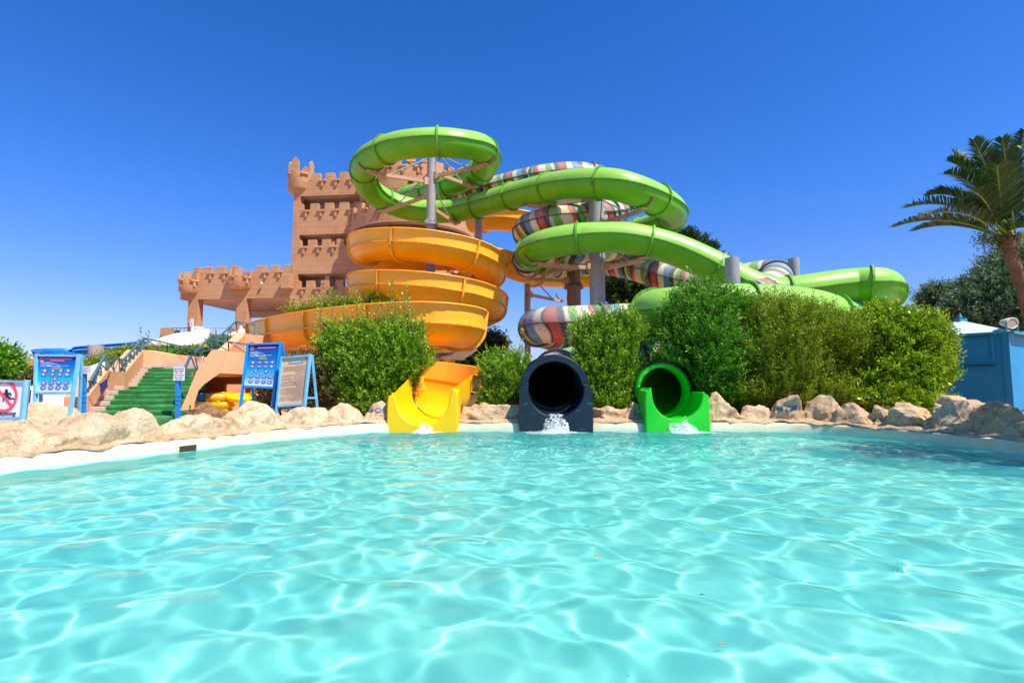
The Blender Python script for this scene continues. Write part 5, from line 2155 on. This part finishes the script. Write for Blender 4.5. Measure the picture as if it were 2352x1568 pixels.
shrub('shrub', 'olive green feathery shrub joined between the dark shrub and the clipped hedge', 'shrub',
      [clump(1790, 808, 12.80, 105, 118, 1.0), clump(1740, 744, 13.10, 80, 52, .7), clump(1850, 757, 12.80, 90, 58, .8), clump(1930, 782, 12.60, 50, 50, .6), clump(1880, 835, 13.05, 90, 88, .8), clump(1800, 885, 12.85, 120, 52, .7), clump(1910, 890, 12.75, 60, 40, .5), clump(1790, 906, 12.55, 110, 40, .6), clump(1920, 911, 12.45, 60, 34, .6)],
      9500, L_YG, (.085, .021), .46, 15, 1.5, .55, G_SH, 25,
      spires=[spire(u, v, v + 50, 13.1, k) for u, v, k in ((1735, 690, 1), (1765, 685, 1), (1790, 692, 1), (1818, 690, 1), (1880, 705, 1), (1902, 712, 1), (1950, 728, .9), (1722, 668, 1), (1750, 655, 1), (1778, 645, 1.1), (1800, 672, 1), (1832, 665, 1), (1865, 672, 1), (1890, 690, .9), (1706, 672, .9), (1845, 680, .9), (1915, 715, .9), (1935, 715, .9))])
shrub('clipped_hedge', 'broad leaved yellow green hedge beside the blue hut', 'hedge',
      [clump(2060, 812, 12.6, 100, 96, .8), clump(2030, 767, 13.0, 84, 60, .8), clump(2108, 782, 12.6, 58, 70, .7), clump(2070, 868, 12.3, 88, 52, .7), clump(2120, 850, 12.4, 52, 60, .6), clump(1995, 850, 13.0, 60, 70, .6), clump(2060, 920, 12.1, 100, 40, .7)],
      7000, L_BROAD, (.09, .042), .26, 10, .6, .72, None, 26,
      spires=[spire(u, v, v + 30, 13.0, .7) for u, v in ((1985, 690), (2010, 698), (2040, 682), (2075, 690), (2100, 688), (2122, 694), (1960, 700))])
shrub('shrub', 'yellowish shrub standing behind the lowest orange bend before the castle', 'shrub',
      [clump(760, 712, 22, 60, 20, .6), clump(690, 715, 22, 38, 10, .5), clump(850, 708, 22, 70, 26, .6)],
      700, L_YG, (.11, .04), .5, 12, .9, .5, None, 27, spires=[spire(u, v, v + 60, 22, 1.3) for u, v in ((740, 650), (757, 665), (715, 672), (675, 690), (658, 700), (800, 662), (780, 672))], zmin=3.0)
shrub('shrub', 'dry brown shrub below the orange slide behind the text board', 'shrub',
      [clump(705, 848, 13.2, 58, 34, .6), clump(745, 890, 13.0, 50, 60, .5), clump(660, 880, 13.6, 70, 62, .5)], 2600, L_DRY, (.085, .03), .24, 10, .6, .5, None, 28)
# hedges on the far left
def hedge_bank(name, label, pts, m, n, leaf, seed, ry=.8):
    return shrub(name, label, 'hedge', [clump(*p, ry) for p in pts], n, m, leaf, .2, 9, .5, .7, None, seed, inner=.2, stem=True)


hedge_bank('clipped_hedge', 'sloping clipped hedge bank behind the outer stair railing', [(270, 840, 18.5, 60, 24), (310, 822, 19, 50, 22), (225, 868, 18, 50, 26), (340, 815, 19.5, 26, 20), (180, 895, 17, 40, 22)], L_YG, 5200, (.08, .03), 31, 1.0)
hedge_bank('clipped_hedge', 'low dark hedge running behind the two easel signs at the picture edge', [(20, 900, 17, 60, 38), (110, 890, 17, 60, 36), (60, 875, 18, 60, 24)], L_DRY, 4200, (.09, .035), 32, 1.0)
hedge_bank('clipped_hedge', 'strip of planting between the stair railing and the white slide', [(400, 806, 21, 50, 8), (450, 808, 20, 45, 9), (520, 790, 20, 40, 14)], L_GREEN, 1500, (.09, .03), 33, .5)
for k, (u, v, h) in enumerate(((325, 752, 46), (342, 758, 36), (362, 768, 28))):
    shrub('sapling', ['tallest thin sapling above the stair railing peak', 'middle thin sapling above the stair railing', 'shortest thin sapling above the stair railing'][k], 'sapling', [clump(u, v + h + 30, 19.5, 5, 6, .1)], 12, L_GREEN, (.09, .03), .15, 6, .9, .5, None, 34 + k, spires=[spire(u, v, v + h + 20, 19.5, .8)])


def tree(name, label, u, v_top, v_bot, Y, clumps, m, n, leaf, seed, group=None, trunk=.14, lean=.3):
    r_ = np.random.default_rng(seed)
    base = P(u, 880, Y)
    th = thing(name, (base.x, Y, .1), label, 'tree', group)
    B, D, T = shoots(r_, clumps, n, .5, 12, lean, .35, zmin=.3)
    leaf_cloud('crown', B, D, m, th, leaf[0], leaf[1], T, r_)
    mb = MB()
    for c in clumps:
        mb.tube([(base.x, Y, .1), (base.x * .6 + c[0] * .4, Y * .6 + c[1] * .4, c[2] * .45), (c[0], c[1], c[2])], [trunk, trunk * .7, trunk * .25], 7)
        for k in range(5):
            a = r_.uniform(0, 6.28)
            mb.tube([(c[0], c[1], c[2] - c[5] * .3), (c[0] + c[3] * .7 * math.cos(a), c[1] + c[4] * .7 * math.sin(a), c[2] + c[5] * r_.uniform(0, .7))], [trunk * .22, trunk * .06], 5)
    mb.build('trunk', M_BARK, th)
    return th


tree('leafy_tree', 'bushy bright tree at the picture edge above the no running sign', 8, 800, 900, 16.5, [clump(-26, 842, 16.5, 38, 28, .8), clump(2, 855, 16.2, 22, 18, .5), clump(-25, 820, 17, 34, 22, .8), clump(10, 822, 16.3, 13, 9, .3)], L_GREEN, 1900, (.12, .06), 51)
tree('dark_tree', 'dark tree filling the gap between the orange slide and the small wispy shrub', 1100, 770, 870, 24, [clump(1100, 812, 24, 45, 34, 1.2), clump(1130, 790, 24, 30, 22, .8), clump(1060, 840, 24, 50, 34, 1.0)], L_DARK, 2600, (.15, .07), 52)
tree('dark_tree', 'dark leafy tree behind the thick grey column and the striped slide', 1440, 610, 880, 32, [clump(1430, 665, 32, 44, 40, 1.4), clump(1470, 690, 32, 40, 45, 1.4), clump(1440, 625, 32, 30, 25, 1.0), clump(1500, 660, 33, 40, 30, 1.2)], L_DARK, 3000, (.2, .1), 53)
tree('dark_tree', 'treetop showing above the green tube where it starts to slope down', 1585, 525, 700, 33, [clump(1580, 543, 33, 20, 16, .6), clump(1600, 570, 33, 34, 22, 1.2), clump(1632, 572, 33, 11, 12, .4), clump(1610, 600, 33, 50, 30, 1.2)], L_DARK, 1500, (.2, .08), 54)
G_OL = 'olive trees behind the blue hut'
tree('olive_tree', 'small grey green olive tree between the clipped hedge and the taller one', 2175, 650, 880, 24, [clump(2170, 690, 24, 45, 30, 1.2), clump(2155, 668, 24, 22, 18, .6), clump(2200, 700, 24, 50, 30, 1.2), clump(2190, 740, 24, 70, 30, 1.2)], L_OLIVE, 3000, (.16, .05), 55, G_OL)
tree('olive_tree', 'tall dark olive tree filling the picture edge behind the palm and hut', 2290, 580, 880, 21, [clump(2290, 670, 21, 70, 60, 1.6), clump(2340, 625, 21, 60, 60, 1.6), clump(2250, 710, 21, 60, 45, 1.4), clump(2360, 700, 20, 70, 60, 1.5), clump(2300, 730, 21, 90, 30, 1.4)], L_OLIVE, 8200, (.15, .045), 56, G_OL)
r_ = np.random.default_rng(59)
th = thing('leafy_tree', (9.7, 6.0, .1), 'tree beside the pool whose shade falls on the water by the hut', 'tree')
cl_ = [(9.3, 6.2, 4.7, 1.5, 1.3, .9), (8.6, 6.9, 4.5, .9, .9, .6), (9.9, 5.2, 4.6, 1.2, 1.1, .8)]
B, D, T = shoots(r_, cl_, 800, .5, 10, .4, .35, zmin=.3)
leaf_cloud('crown', B, D, L_GREEN, th, .13, .06, T, r_)
mb = MB()
mb.tube([(9.7, 6.0, .1), (9.6, 6.0, 2.4), (9.3, 6.2, 4.4)], [.16, .12, .05], 8)
mb.tube([(9.6, 6.0, 2.4), (8.8, 6.7, 4.2)], [.08, .03], 6)
mb.build('trunk', M_BARK, th)
# belt of shrubbery hiding the horizon
r_ = np.random.default_rng(77)
n = 26000
bx_ = r_.uniform(-48, 50, n)
B = np.stack([bx_, 42 + r_.normal(size=n) * 1.0, r_.uniform(.1, 1, n) * (2.1 + .45 * np.sin(bx_ * .7) + .3 * np.sin(bx_ * 2.1))], 1)
D = r_.normal(size=(n, 3)) + np.array([0, -.4, .4])
o = leaf_cloud('distant_shrubbery', B, D, L_DARK, None, .34, .2, r_.uniform(0, .8, n), r_)
tag(o, 'dark mass of shrubbery far behind the slides', 'shrubbery', kind='stuff')

# ------------------------------------------------------------------ palm
pth = thing('palm_tree', (14.9, 14.2, .1), 'date palm leaning in over the blue hut with drooping fronds', 'palm tree')
crown = P(2312, 548, 14.0)
tp = [Vector((14.9, 14.3, .1)), P(2372, 740, 14.2), P(2345, 650, 14.1), P(2322, 590, 14.0), crown + Vector((0, 0, -.05))]
tps = smooth_line(tp, 10)
mb = MB()
rows = []
for i, p in enumerate(tps):
    f = i / (len(tps) - 1)
    rad = .18 - .055 * f + (.08 if f > .86 else 0)
    rows.append([p + Vector(((rad + .012 * math.sin(k * 5.1 + i * 2.2)) * math.cos(2 * PI * k / 16), (rad + .012 * math.sin(k * 3.3 + i)) * math.sin(2 * PI * k / 16), 0)) for k in range(16)])
mb.grid(rows, close_v=True)
rr = random.Random(4)
for i in range(0, 230):
    f = rr.uniform(0, 1)
    j = min(len(tps) - 2, int(f * (len(tps) - 1)))
    p = tps[j].lerp(tps[j + 1], rr.random())
    fr_ = j / (len(tps) - 1)
    a = rr.uniform(0, 2 * PI)
    d = Vector((math.cos(a), math.sin(a), 0))
    rad = .17 - .055 * fr_ + (.08 if fr_ > .86 else 0)
    tgv = Vector((-d.y, d.x, 0))
    big = 1.7 if fr_ > .8 else 1
    q0 = p + d * (rad - .03)
    mb.poly([q0 - tgv * .05 * big, q0 + tgv * .05 * big, q0 + d * .07 * big + tgv * .02 + Vector((0, 0, .12 * big)), q0 + d * .07 * big - tgv * .02 + Vector((0, 0, .12 * big))], thick=-d * .02)
mb.build('trunk', mat('palm_bark', rgb('7c624c'), .95, .3, 5, .9, .04), pth, sm=40)
# fronds: tips placed from the photograph
tips = [((2052, 522), .3, 45, .0), ((2078, 478), -.3, 55, .15), ((2100, 530), .8, 35, .1), ((2168, 400), -.5, 60, .3), ((2178, 370), .4, 60, .1), ((2190, 350), 1.0, 45, .2), ((2236, 322), -.4, 40, .1), ((2262, 345), .8, 35, 0), ((2302, 318), -.6, 30, .2), ((2335, 330), .9, 30, .2), ((2352, 300), .0, 30, .1),
        ((2400, 330), .6, 30, .1), ((2440, 380), -.4, 50, .1), ((2490, 450), .4, 60, .1), ((2520, 520), -.3, 60, .1), ((2540, 590), .4, 50, .1), ((2200, 470), 1.6, 50, .1), ((2380, 420), 1.8, 40, .1), ((2290, 380), -1.6, 50, .1), ((2430, 560), -1.6, 50, .1), ((2225, 440), -1.5, 50, .1), ((2130, 450), .9, 60, .2), ((2120, 500), -1.0, 50, .1), ((2330, 400), 1.2, 40, .1), ((2265, 410), .5, 45, .1)]
for k, ((tu, tv), dy, arch, tw) in enumerate(tips):
    tip = P(tu, tv, 14.0 + dy)
    r_ = np.random.default_rng(100 + k)
    c0 = crown + Vector((r_.normal() * .08, r_.normal() * .08, .05))
    chord = tip - c0
    up = Vector((0, 0, 1)) * arch / FPX * 14
    ctr = (c0 + tip) / 2 + up * 1.25
    pts = [c0 * (1 - f) ** 2 + ctr * 2 * f * (1 - f) + tip * f * f for f in [i / 16 for i in range(17)]]
    fro = MB()
    fro.tube(pts, [.032 * (1 - .85 * i / 16) for i in range(17)], 5)
    rach = fro.build('frond', mat('palm_rachis', rgb('8f9a48'), .6) if 'palm_rachis' not in bpy.data.materials else bpy.data.materials['palm_rachis'], pth)
    V, F_, TT = [], [], []
    N = 96
    for i in range(N):
        f = .14 + .86 * i / (N - 1)
        x = f * 16
        j = min(15, int(x))
        p = pts[j].lerp(pts[j + 1], x - j)
        tg = (pts[j + 1] - pts[j]).normalized()
        sd = tg.cross(Vector((0, 0, 1)))
        if sd.length < .05: sd = Vector((1, 0, 0))
        sd.normalize()
        un = sd.cross(tg)
        ll = .58 * math.sin(PI * min(.97, (f * .8 + .16))) ** .6 * r_.uniform(.85, 1.1)
        for sg in (-1, 1):
            d = (tg * .62 + sd * sg * .62 + un * (.38 if sg > 0 else .30) + Vector(r_.normal(size=3) * .07)).normalized()
            e = p + d * ll * .6
            tipv = p + d * ll + Vector((0, 0, -.10 * ll))
            w = tg.cross(d).cross(d).normalized() * .017
            b0 = len(V)
            V += [tuple(p - w * .6), tuple(p + w * .6), tuple(e + w), tuple(tipv), tuple(e - w)]
            F_ += [(b0, b0 + 1, b0 + 2, b0 + 4), (b0 + 4, b0 + 2, b0 + 3, b0 + 3)]
            TT += [r_.uniform(.1, .9)] * 5
    me = bpy.data.meshes.new('leaflets')
    me.from_pydata(V, [], [f_ if f_[2] != f_[3] else f_[:3] for f_ in F_])
    a_ = me.attributes.new('tint', 'FLOAT', 'POINT')
    a_.data.foreach_set('value', np.array(TT, dtype=np.float32))
    link('leaflet', me, L_PALM, rach)
# hanging date clusters
for k, (u, v) in enumerate(((2262, 545), (2285, 552), (2340, 548))):
    r_ = np.random.default_rng(200 + k)
    q = P(u, v, 13.9)
    n = 420
    B = np.array(q)[None] + r_.normal(size=(n, 3)) * np.array([.13, .13, .12])
    leaf_cloud('date_sprays', B, r_.normal(size=(n, 3)) + np.array([0, 0, -1.0]), L_DRY if k == 1 else L_YG, pth, .06, .035, r_.uniform(0, .7, n), r_)

# ------------------------------------------------------------------ blue hut
M_HUT = mat('blue_hut_paint', rgb('0d86b4'), .6, .12, 1.5, .25, .008, dirt=(rgb('3a8cba'), 7, .68))
hut = thing('blue_hut', (15.55, 18, .2), 'blue painted wooden hut with a pale pyramid roof and shuttered window', 'hut')
hc_ = Vector((15.55, 18.0, 0))
near_c = Vector((15.2, 16.02, 0)) - hc_
corn = [hc_ + Matrix.Rotation(k * PI / 2, 3, 'Z') @ near_c for k in range(4)]
z0, z1 = .2, 2.62
for k in range(4):
    a, b_ = corn[k], corn[(k + 1) % 4]
    mb = MB()
    mb.bar(Vector((a.x, a.y, (z0 + z1) / 2)), Vector((b_.x, b_.y, (z0 + z1) / 2)), .06, z1 - z0)
    wl = mb.build('wall', M_HUT, hut)
for c_ in corn:
    mb = MB()
    mb.box((c_.x, c_.y, (z0 + z1) / 2), (.16, .16, z1 - z0 + .004), rz=math.atan2(near_c.y, near_c.x) + PI / 4)
    mb.build('corner_post', M_HUT, hut)
fa, fb = corn[0], corn[3]            # the face towards the pool
fdir = (fb - fa).normalized()
fn = Vector((fdir.y, -fdir.x, 0))
if fn.dot(-fa) < 0: fn = -fn
def on_face(u, v):
    """point of the front face seen at (u, v)"""
    d = P(u, v, 10) - Vector((0, 0, HCAM))
    t_ = (fa - Vector((0, 0, 0))).dot(fn) / d.dot(fn)
    return Vector((0, 0, HCAM)) + d * t_
wtl, wtr, wbr, wbl = on_face(2200, 770), on_face(2282, 767), on_face(2284, 839), on_face(2202, 839)
zt_, zb2 = (wtl.z + wtr.z) / 2, (wbl.z + wbr.z) / 2
def wbar(mb, p, q, z, th_, w_, off_):
    mb.bar(Vector((p.x, p.y, z)) + fn * off_, Vector((q.x, q.y, z)) + fn * off_, th_, w_)
sh = MB()
mid_ = (zt_ + zb2) / 2
sh.bar(Vector((wbl.x, wbl.y, mid_)) + fn * .05, Vector((wbr.x, wbr.y, mid_)) + fn * .05, .03, zt_ - zb2 - .12)
shu = sh.build('window_shutter', M_HUT, hut)
mb = MB()
for z in (zt_, zb2 + .05):
    wbar(mb, wbl, wbr, z, .05, .08, .07)
for p in (wbl, wbr):
    mb.bar(Vector((p.x, p.y, zb2 + .09)) + fn * .07, Vector((p.x, p.y, zt_ - .04)) + fn * .07, .08, .05)
wbar(mb, wbl.lerp(wbr, .1), wbl.lerp(wbr, .9), zt_ - .16, .02, .03, .075)
wbar(mb, wbl.lerp(wbr, .1), wbl.lerp(wbr, .9), zb2 + .2, .02, .03, .075)
for f in (.1, .9):
    p = wbl.lerp(wbr, f)
    mb.bar(Vector((p.x, p.y, zb2 + .215)) + fn * .075, Vector((p.x, p.y, zt_ - .175)) + fn * .075, .03, .02)
mb.build('frame', M_HUT, shu)
mb = MB()
wbar(mb, wbl.lerp(wbr, -.02), wbl.lerp(wbr, 1.03), zb2 - .01, .12, .025, .09)
mb.build('sill', flatm('sill_dark', '20323e'), shu)
ov = 1.16
mb = MB()
ap = hc_ + Vector((0, 0, 3.22))
rc = [hc_ + (c_ - hc_) * ov + Vector((0, 0, z1 + .0)) for c_ in corn]
for k in range(4):
    mb.poly([rc[k], rc[(k + 1) % 4], ap])
mb.poly(rc[::-1])
mb.build('roof', mat('pale_roof', rgb('c9d6da'), .6, .06, 1, .15), hut)
mb = MB()
for k in range(4):
    mb.bar(rc[k] + Vector((0, 0, -.02)), rc[(k + 1) % 4] + Vector((0, 0, -.02)), .05, .07)
mb.build('fascia', mat('teal_fascia', rgb('2a8fa8'), .6, .1, 2, .1), hut)
mb = MB()
mb.box(ap + Vector((0, 0, .0)), (.26, .26, .1))
mb.lathe(ap, [(.06, .05), (.04, .07), (.07, .12), (.03, .17), (.045, .2), (.0, .25)], 12)
mb.build('finial', bpy.data.materials['teal_fascia'], hut)
fl_ = thing('floodlight', P(2322, 745, 15.95), 'white oval floodlight fixed on the corner of the hut roof', 'floodlight')
q = P(2326, 742, 15.9)
axis = Vector((.35, -1, -.18)).normalized()
tmp = MB()
rows = []
sx_ = axis.cross(Vector((0, 0, 1))).normalized()
uz = sx_.cross(axis)
for rr_, dd in ((.02, -.28), (.12, -.26), (.2, -.1), (.22, .0), (.19, .005), (.18, -.03)):
    rows.append([q + axis * dd + sx_ * (rr_ * 1.35 * math.cos(k * PI / 12)) + uz * (rr_ * .8 * math.sin(k * PI / 12)) for k in range(24)])
tmp.grid(rows, close_v=True)
hd = tmp.build('lamp_housing', mat('cream_enamel', rgb('cfc9c0'), .4, .05, 2, .05), fl_, sm=40)
tmp = MB()
tmp.poly([q + axis * -.02 + sx_ * (.18 * 1.35 * math.cos(k * PI / 12)) + uz * (.18 * .8 * math.sin(k * PI / 12)) for k in range(24)])
tmp.build('glass', flatm('lamp_glass', '9a8f84', .2), hd)
tmp = MB()
tmp.bar(q - sx_ * .28 + Vector((0, 0, .02)), q - sx_ * .30 + Vector((0, .05, -.24)), .03)
tmp.bar(q + sx_ * .28 + Vector((0, 0, .02)), q + sx_ * .30 + Vector((0, .05, -.24)), .03)
tmp.bar(q - sx_ * .34 + Vector((0, .05, -.25)), q + sx_ * .34 + Vector((0, .05, -.25)), .06, .03)
tmp.build('bracket', bpy.data.materials['teal_fascia'], fl_)

# ------------------------------------------------------------------ running water, foam and floating leaves
m, t, b, o = nodes_of('foam')
b.inputs['Base Color'].default_value = (.92, .96, .96, 1)
b.inputs['Roughness'].default_value = .35
b.inputs['Subsurface Weight'].default_value = .0
tr = t.nodes.new('ShaderNodeBsdfTransparent')
mx = t.nodes.new('ShaderNodeMixShader')
t.links.new(ramp(t, noise_n(t, 26, 6, .75, .8), [(.46, 0.0), (.60, .9)]), mx.inputs[0])
t.links.new(tr.outputs[0], mx.inputs[1])
t.links.new(b.outputs[0], mx.inputs[2])
t.links.new(mx.outputs[0], o.inputs[0])
M_FOAM = m
m, t, b, o = nodes_of('spray_drop')
b.inputs['Base Color'].default_value = (.9, .97, .98, 1)
b.inputs['Roughness'].default_value = .15
M_DROP = m
for k, (x, w, zs, lab) in enumerate(((-1.86, .14, .12, 'small white splash at the lip of the yellow chute'), (.93, .22, .34, 'white splash and spreading foam at the dark blue mouth'), (3.62, .24, .2, 'white splash and spreading foam at the green mouth'))):
    th = thing('water_splash', (x, 11.1, 0), lab, 'splash', 'splashes where the slides pour in')
    r_ = np.random.default_rng(300 + k)
    # falling sheet, lumpy
    rows = []
    for i in range(13):
        f = i / 12
        yy = 11.5 - f * .43
        zz = zs * (1 - f ** 1.8) + .015
        ww = w * (.8 + .5 * f)
        rows.append([Vector((x + ww * s_ + r_.normal() * .012, yy + r_.normal() * .015 - .05 * (1 - s_ * s_) * f, zz + .03 * (1 - s_ * s_) + r_.normal() * .014)) for s_ in np.linspace(-1, 1, 15)])
    mb = MB()
    mb.grid(rows)
    mb.build('pouring_water', M_FOAM, th, sm=True)
    # mound of froth
    n = [2200, 7000, 6000][k]
    ang = r_.uniform(0, 6.28, n)
    rad = np.abs(r_.normal(size=n))
    cx = x + np.cos(ang) * rad * w * .62 + (r_.normal(size=n) * .03)
    cy = 11.03 - np.abs(np.sin(ang)) * rad * .12 + .05
    cz = np.abs(r_.normal(size=n)) * .10 * np.exp(-rad * 1.3) * (1.3 if k else .9) + np.abs(r_.normal(size=n)) * .03
    V, F_ = [], []
    base = np.array([(1, 0, 0), (0, 1, 0), (-1, 0, 0), (0, -1, 0), (0, 0, 1), (0, 0, -1)], dtype=float)
    tri = np.array([(0, 1, 4), (1, 2, 4), (2, 3, 4), (3, 0, 4), (1, 0, 5), (2, 1, 5), (3, 2, 5), (0, 3, 5)])
    sz = r_.uniform(.002, .006, n)
    V = (np.stack([cx, cy, cz], 1)[:, None, :] + base[None] * sz[:, None, None] * r_.uniform(.6, 1.5, (n, 1, 3))).reshape(-1, 3)
    F_ = (tri[None] + (np.arange(n) * 6)[:, None, None]).reshape(-1, 3)
    o = raw_mesh('spray', V, F_, M_DROP, th, sm=True)
    o['kind'] = 'stuff'
    # foam lying on the surface
    sx2 = [.55, 1.25, .95][k]
    rows = []
    for i in range(17):
        f = i / 16
        row = []
        for j_ in range(25):
            a = 2 * PI * j_ / 25
            rr_ = f * (1 + .25 * math.sin(a * 3 + k) + .12 * math.sin(a * 7 + 2 * k))
            X_ = x + (-.15 if k == 1 else .1) + rr_ * sx2 * .5 * math.cos(a)
            Y_ = 10.98 + rr_ * .30 * math.sin(a)
            row.append(Vector((X_, min(Y_, 11.32), .03 + .05 * (1 - f) ** 2 + .018 * noise.noise(Vector((X_ * 9, Y_ * 14, k))))))
        rows.append(row)
    mb = MB()
    mb.grid(rows[1:], close_v=True)
    mb.build('foam_sheet', M_FOAM, th, sm=True)
M_LEAFY = mat('fallen_yellow_leaf', rgb('c98a1c'), .6, .2, 20, .1)
M_LEAFB = mat('fallen_brown_leaf', rgb('5a4526'), .6, .2, 20, .1)
for k, (u, v, l, m_, lab) in enumerate(((1373, 1275, .026, M_LEAFY, 'thin yellow leaf floating beyond the others'), (1612, 1365, .014, M_LEAFB, 'small brown leaf floating in the middle of the pool'), (1660, 1478, .02, M_LEAFY, 'thin yellow leaf floating closest to the camera'), (1350, 1208, .02, M_LEAFB, 'tiny dark green leaf floating far out'))):
    p = PZ(u, v, .03)
    mb = MB()
    ww = l * .22
    pts = [p + Vector((x_ * l, y_ * ww, .004 * math.cos(x_ * 2))) for x_, y_ in ((-1, 0), (-.5, .8), (.2, 1), (.8, .5), (1, 0), (.6, -.5), (0, -.7), (-.6, -.5))]
    mb.poly(pts, thick=(0, 0, -.002))
    o = mb.build('fallen_leaf', m_)
    tag(o, lab, 'leaf', 'leaves floating on the pool')
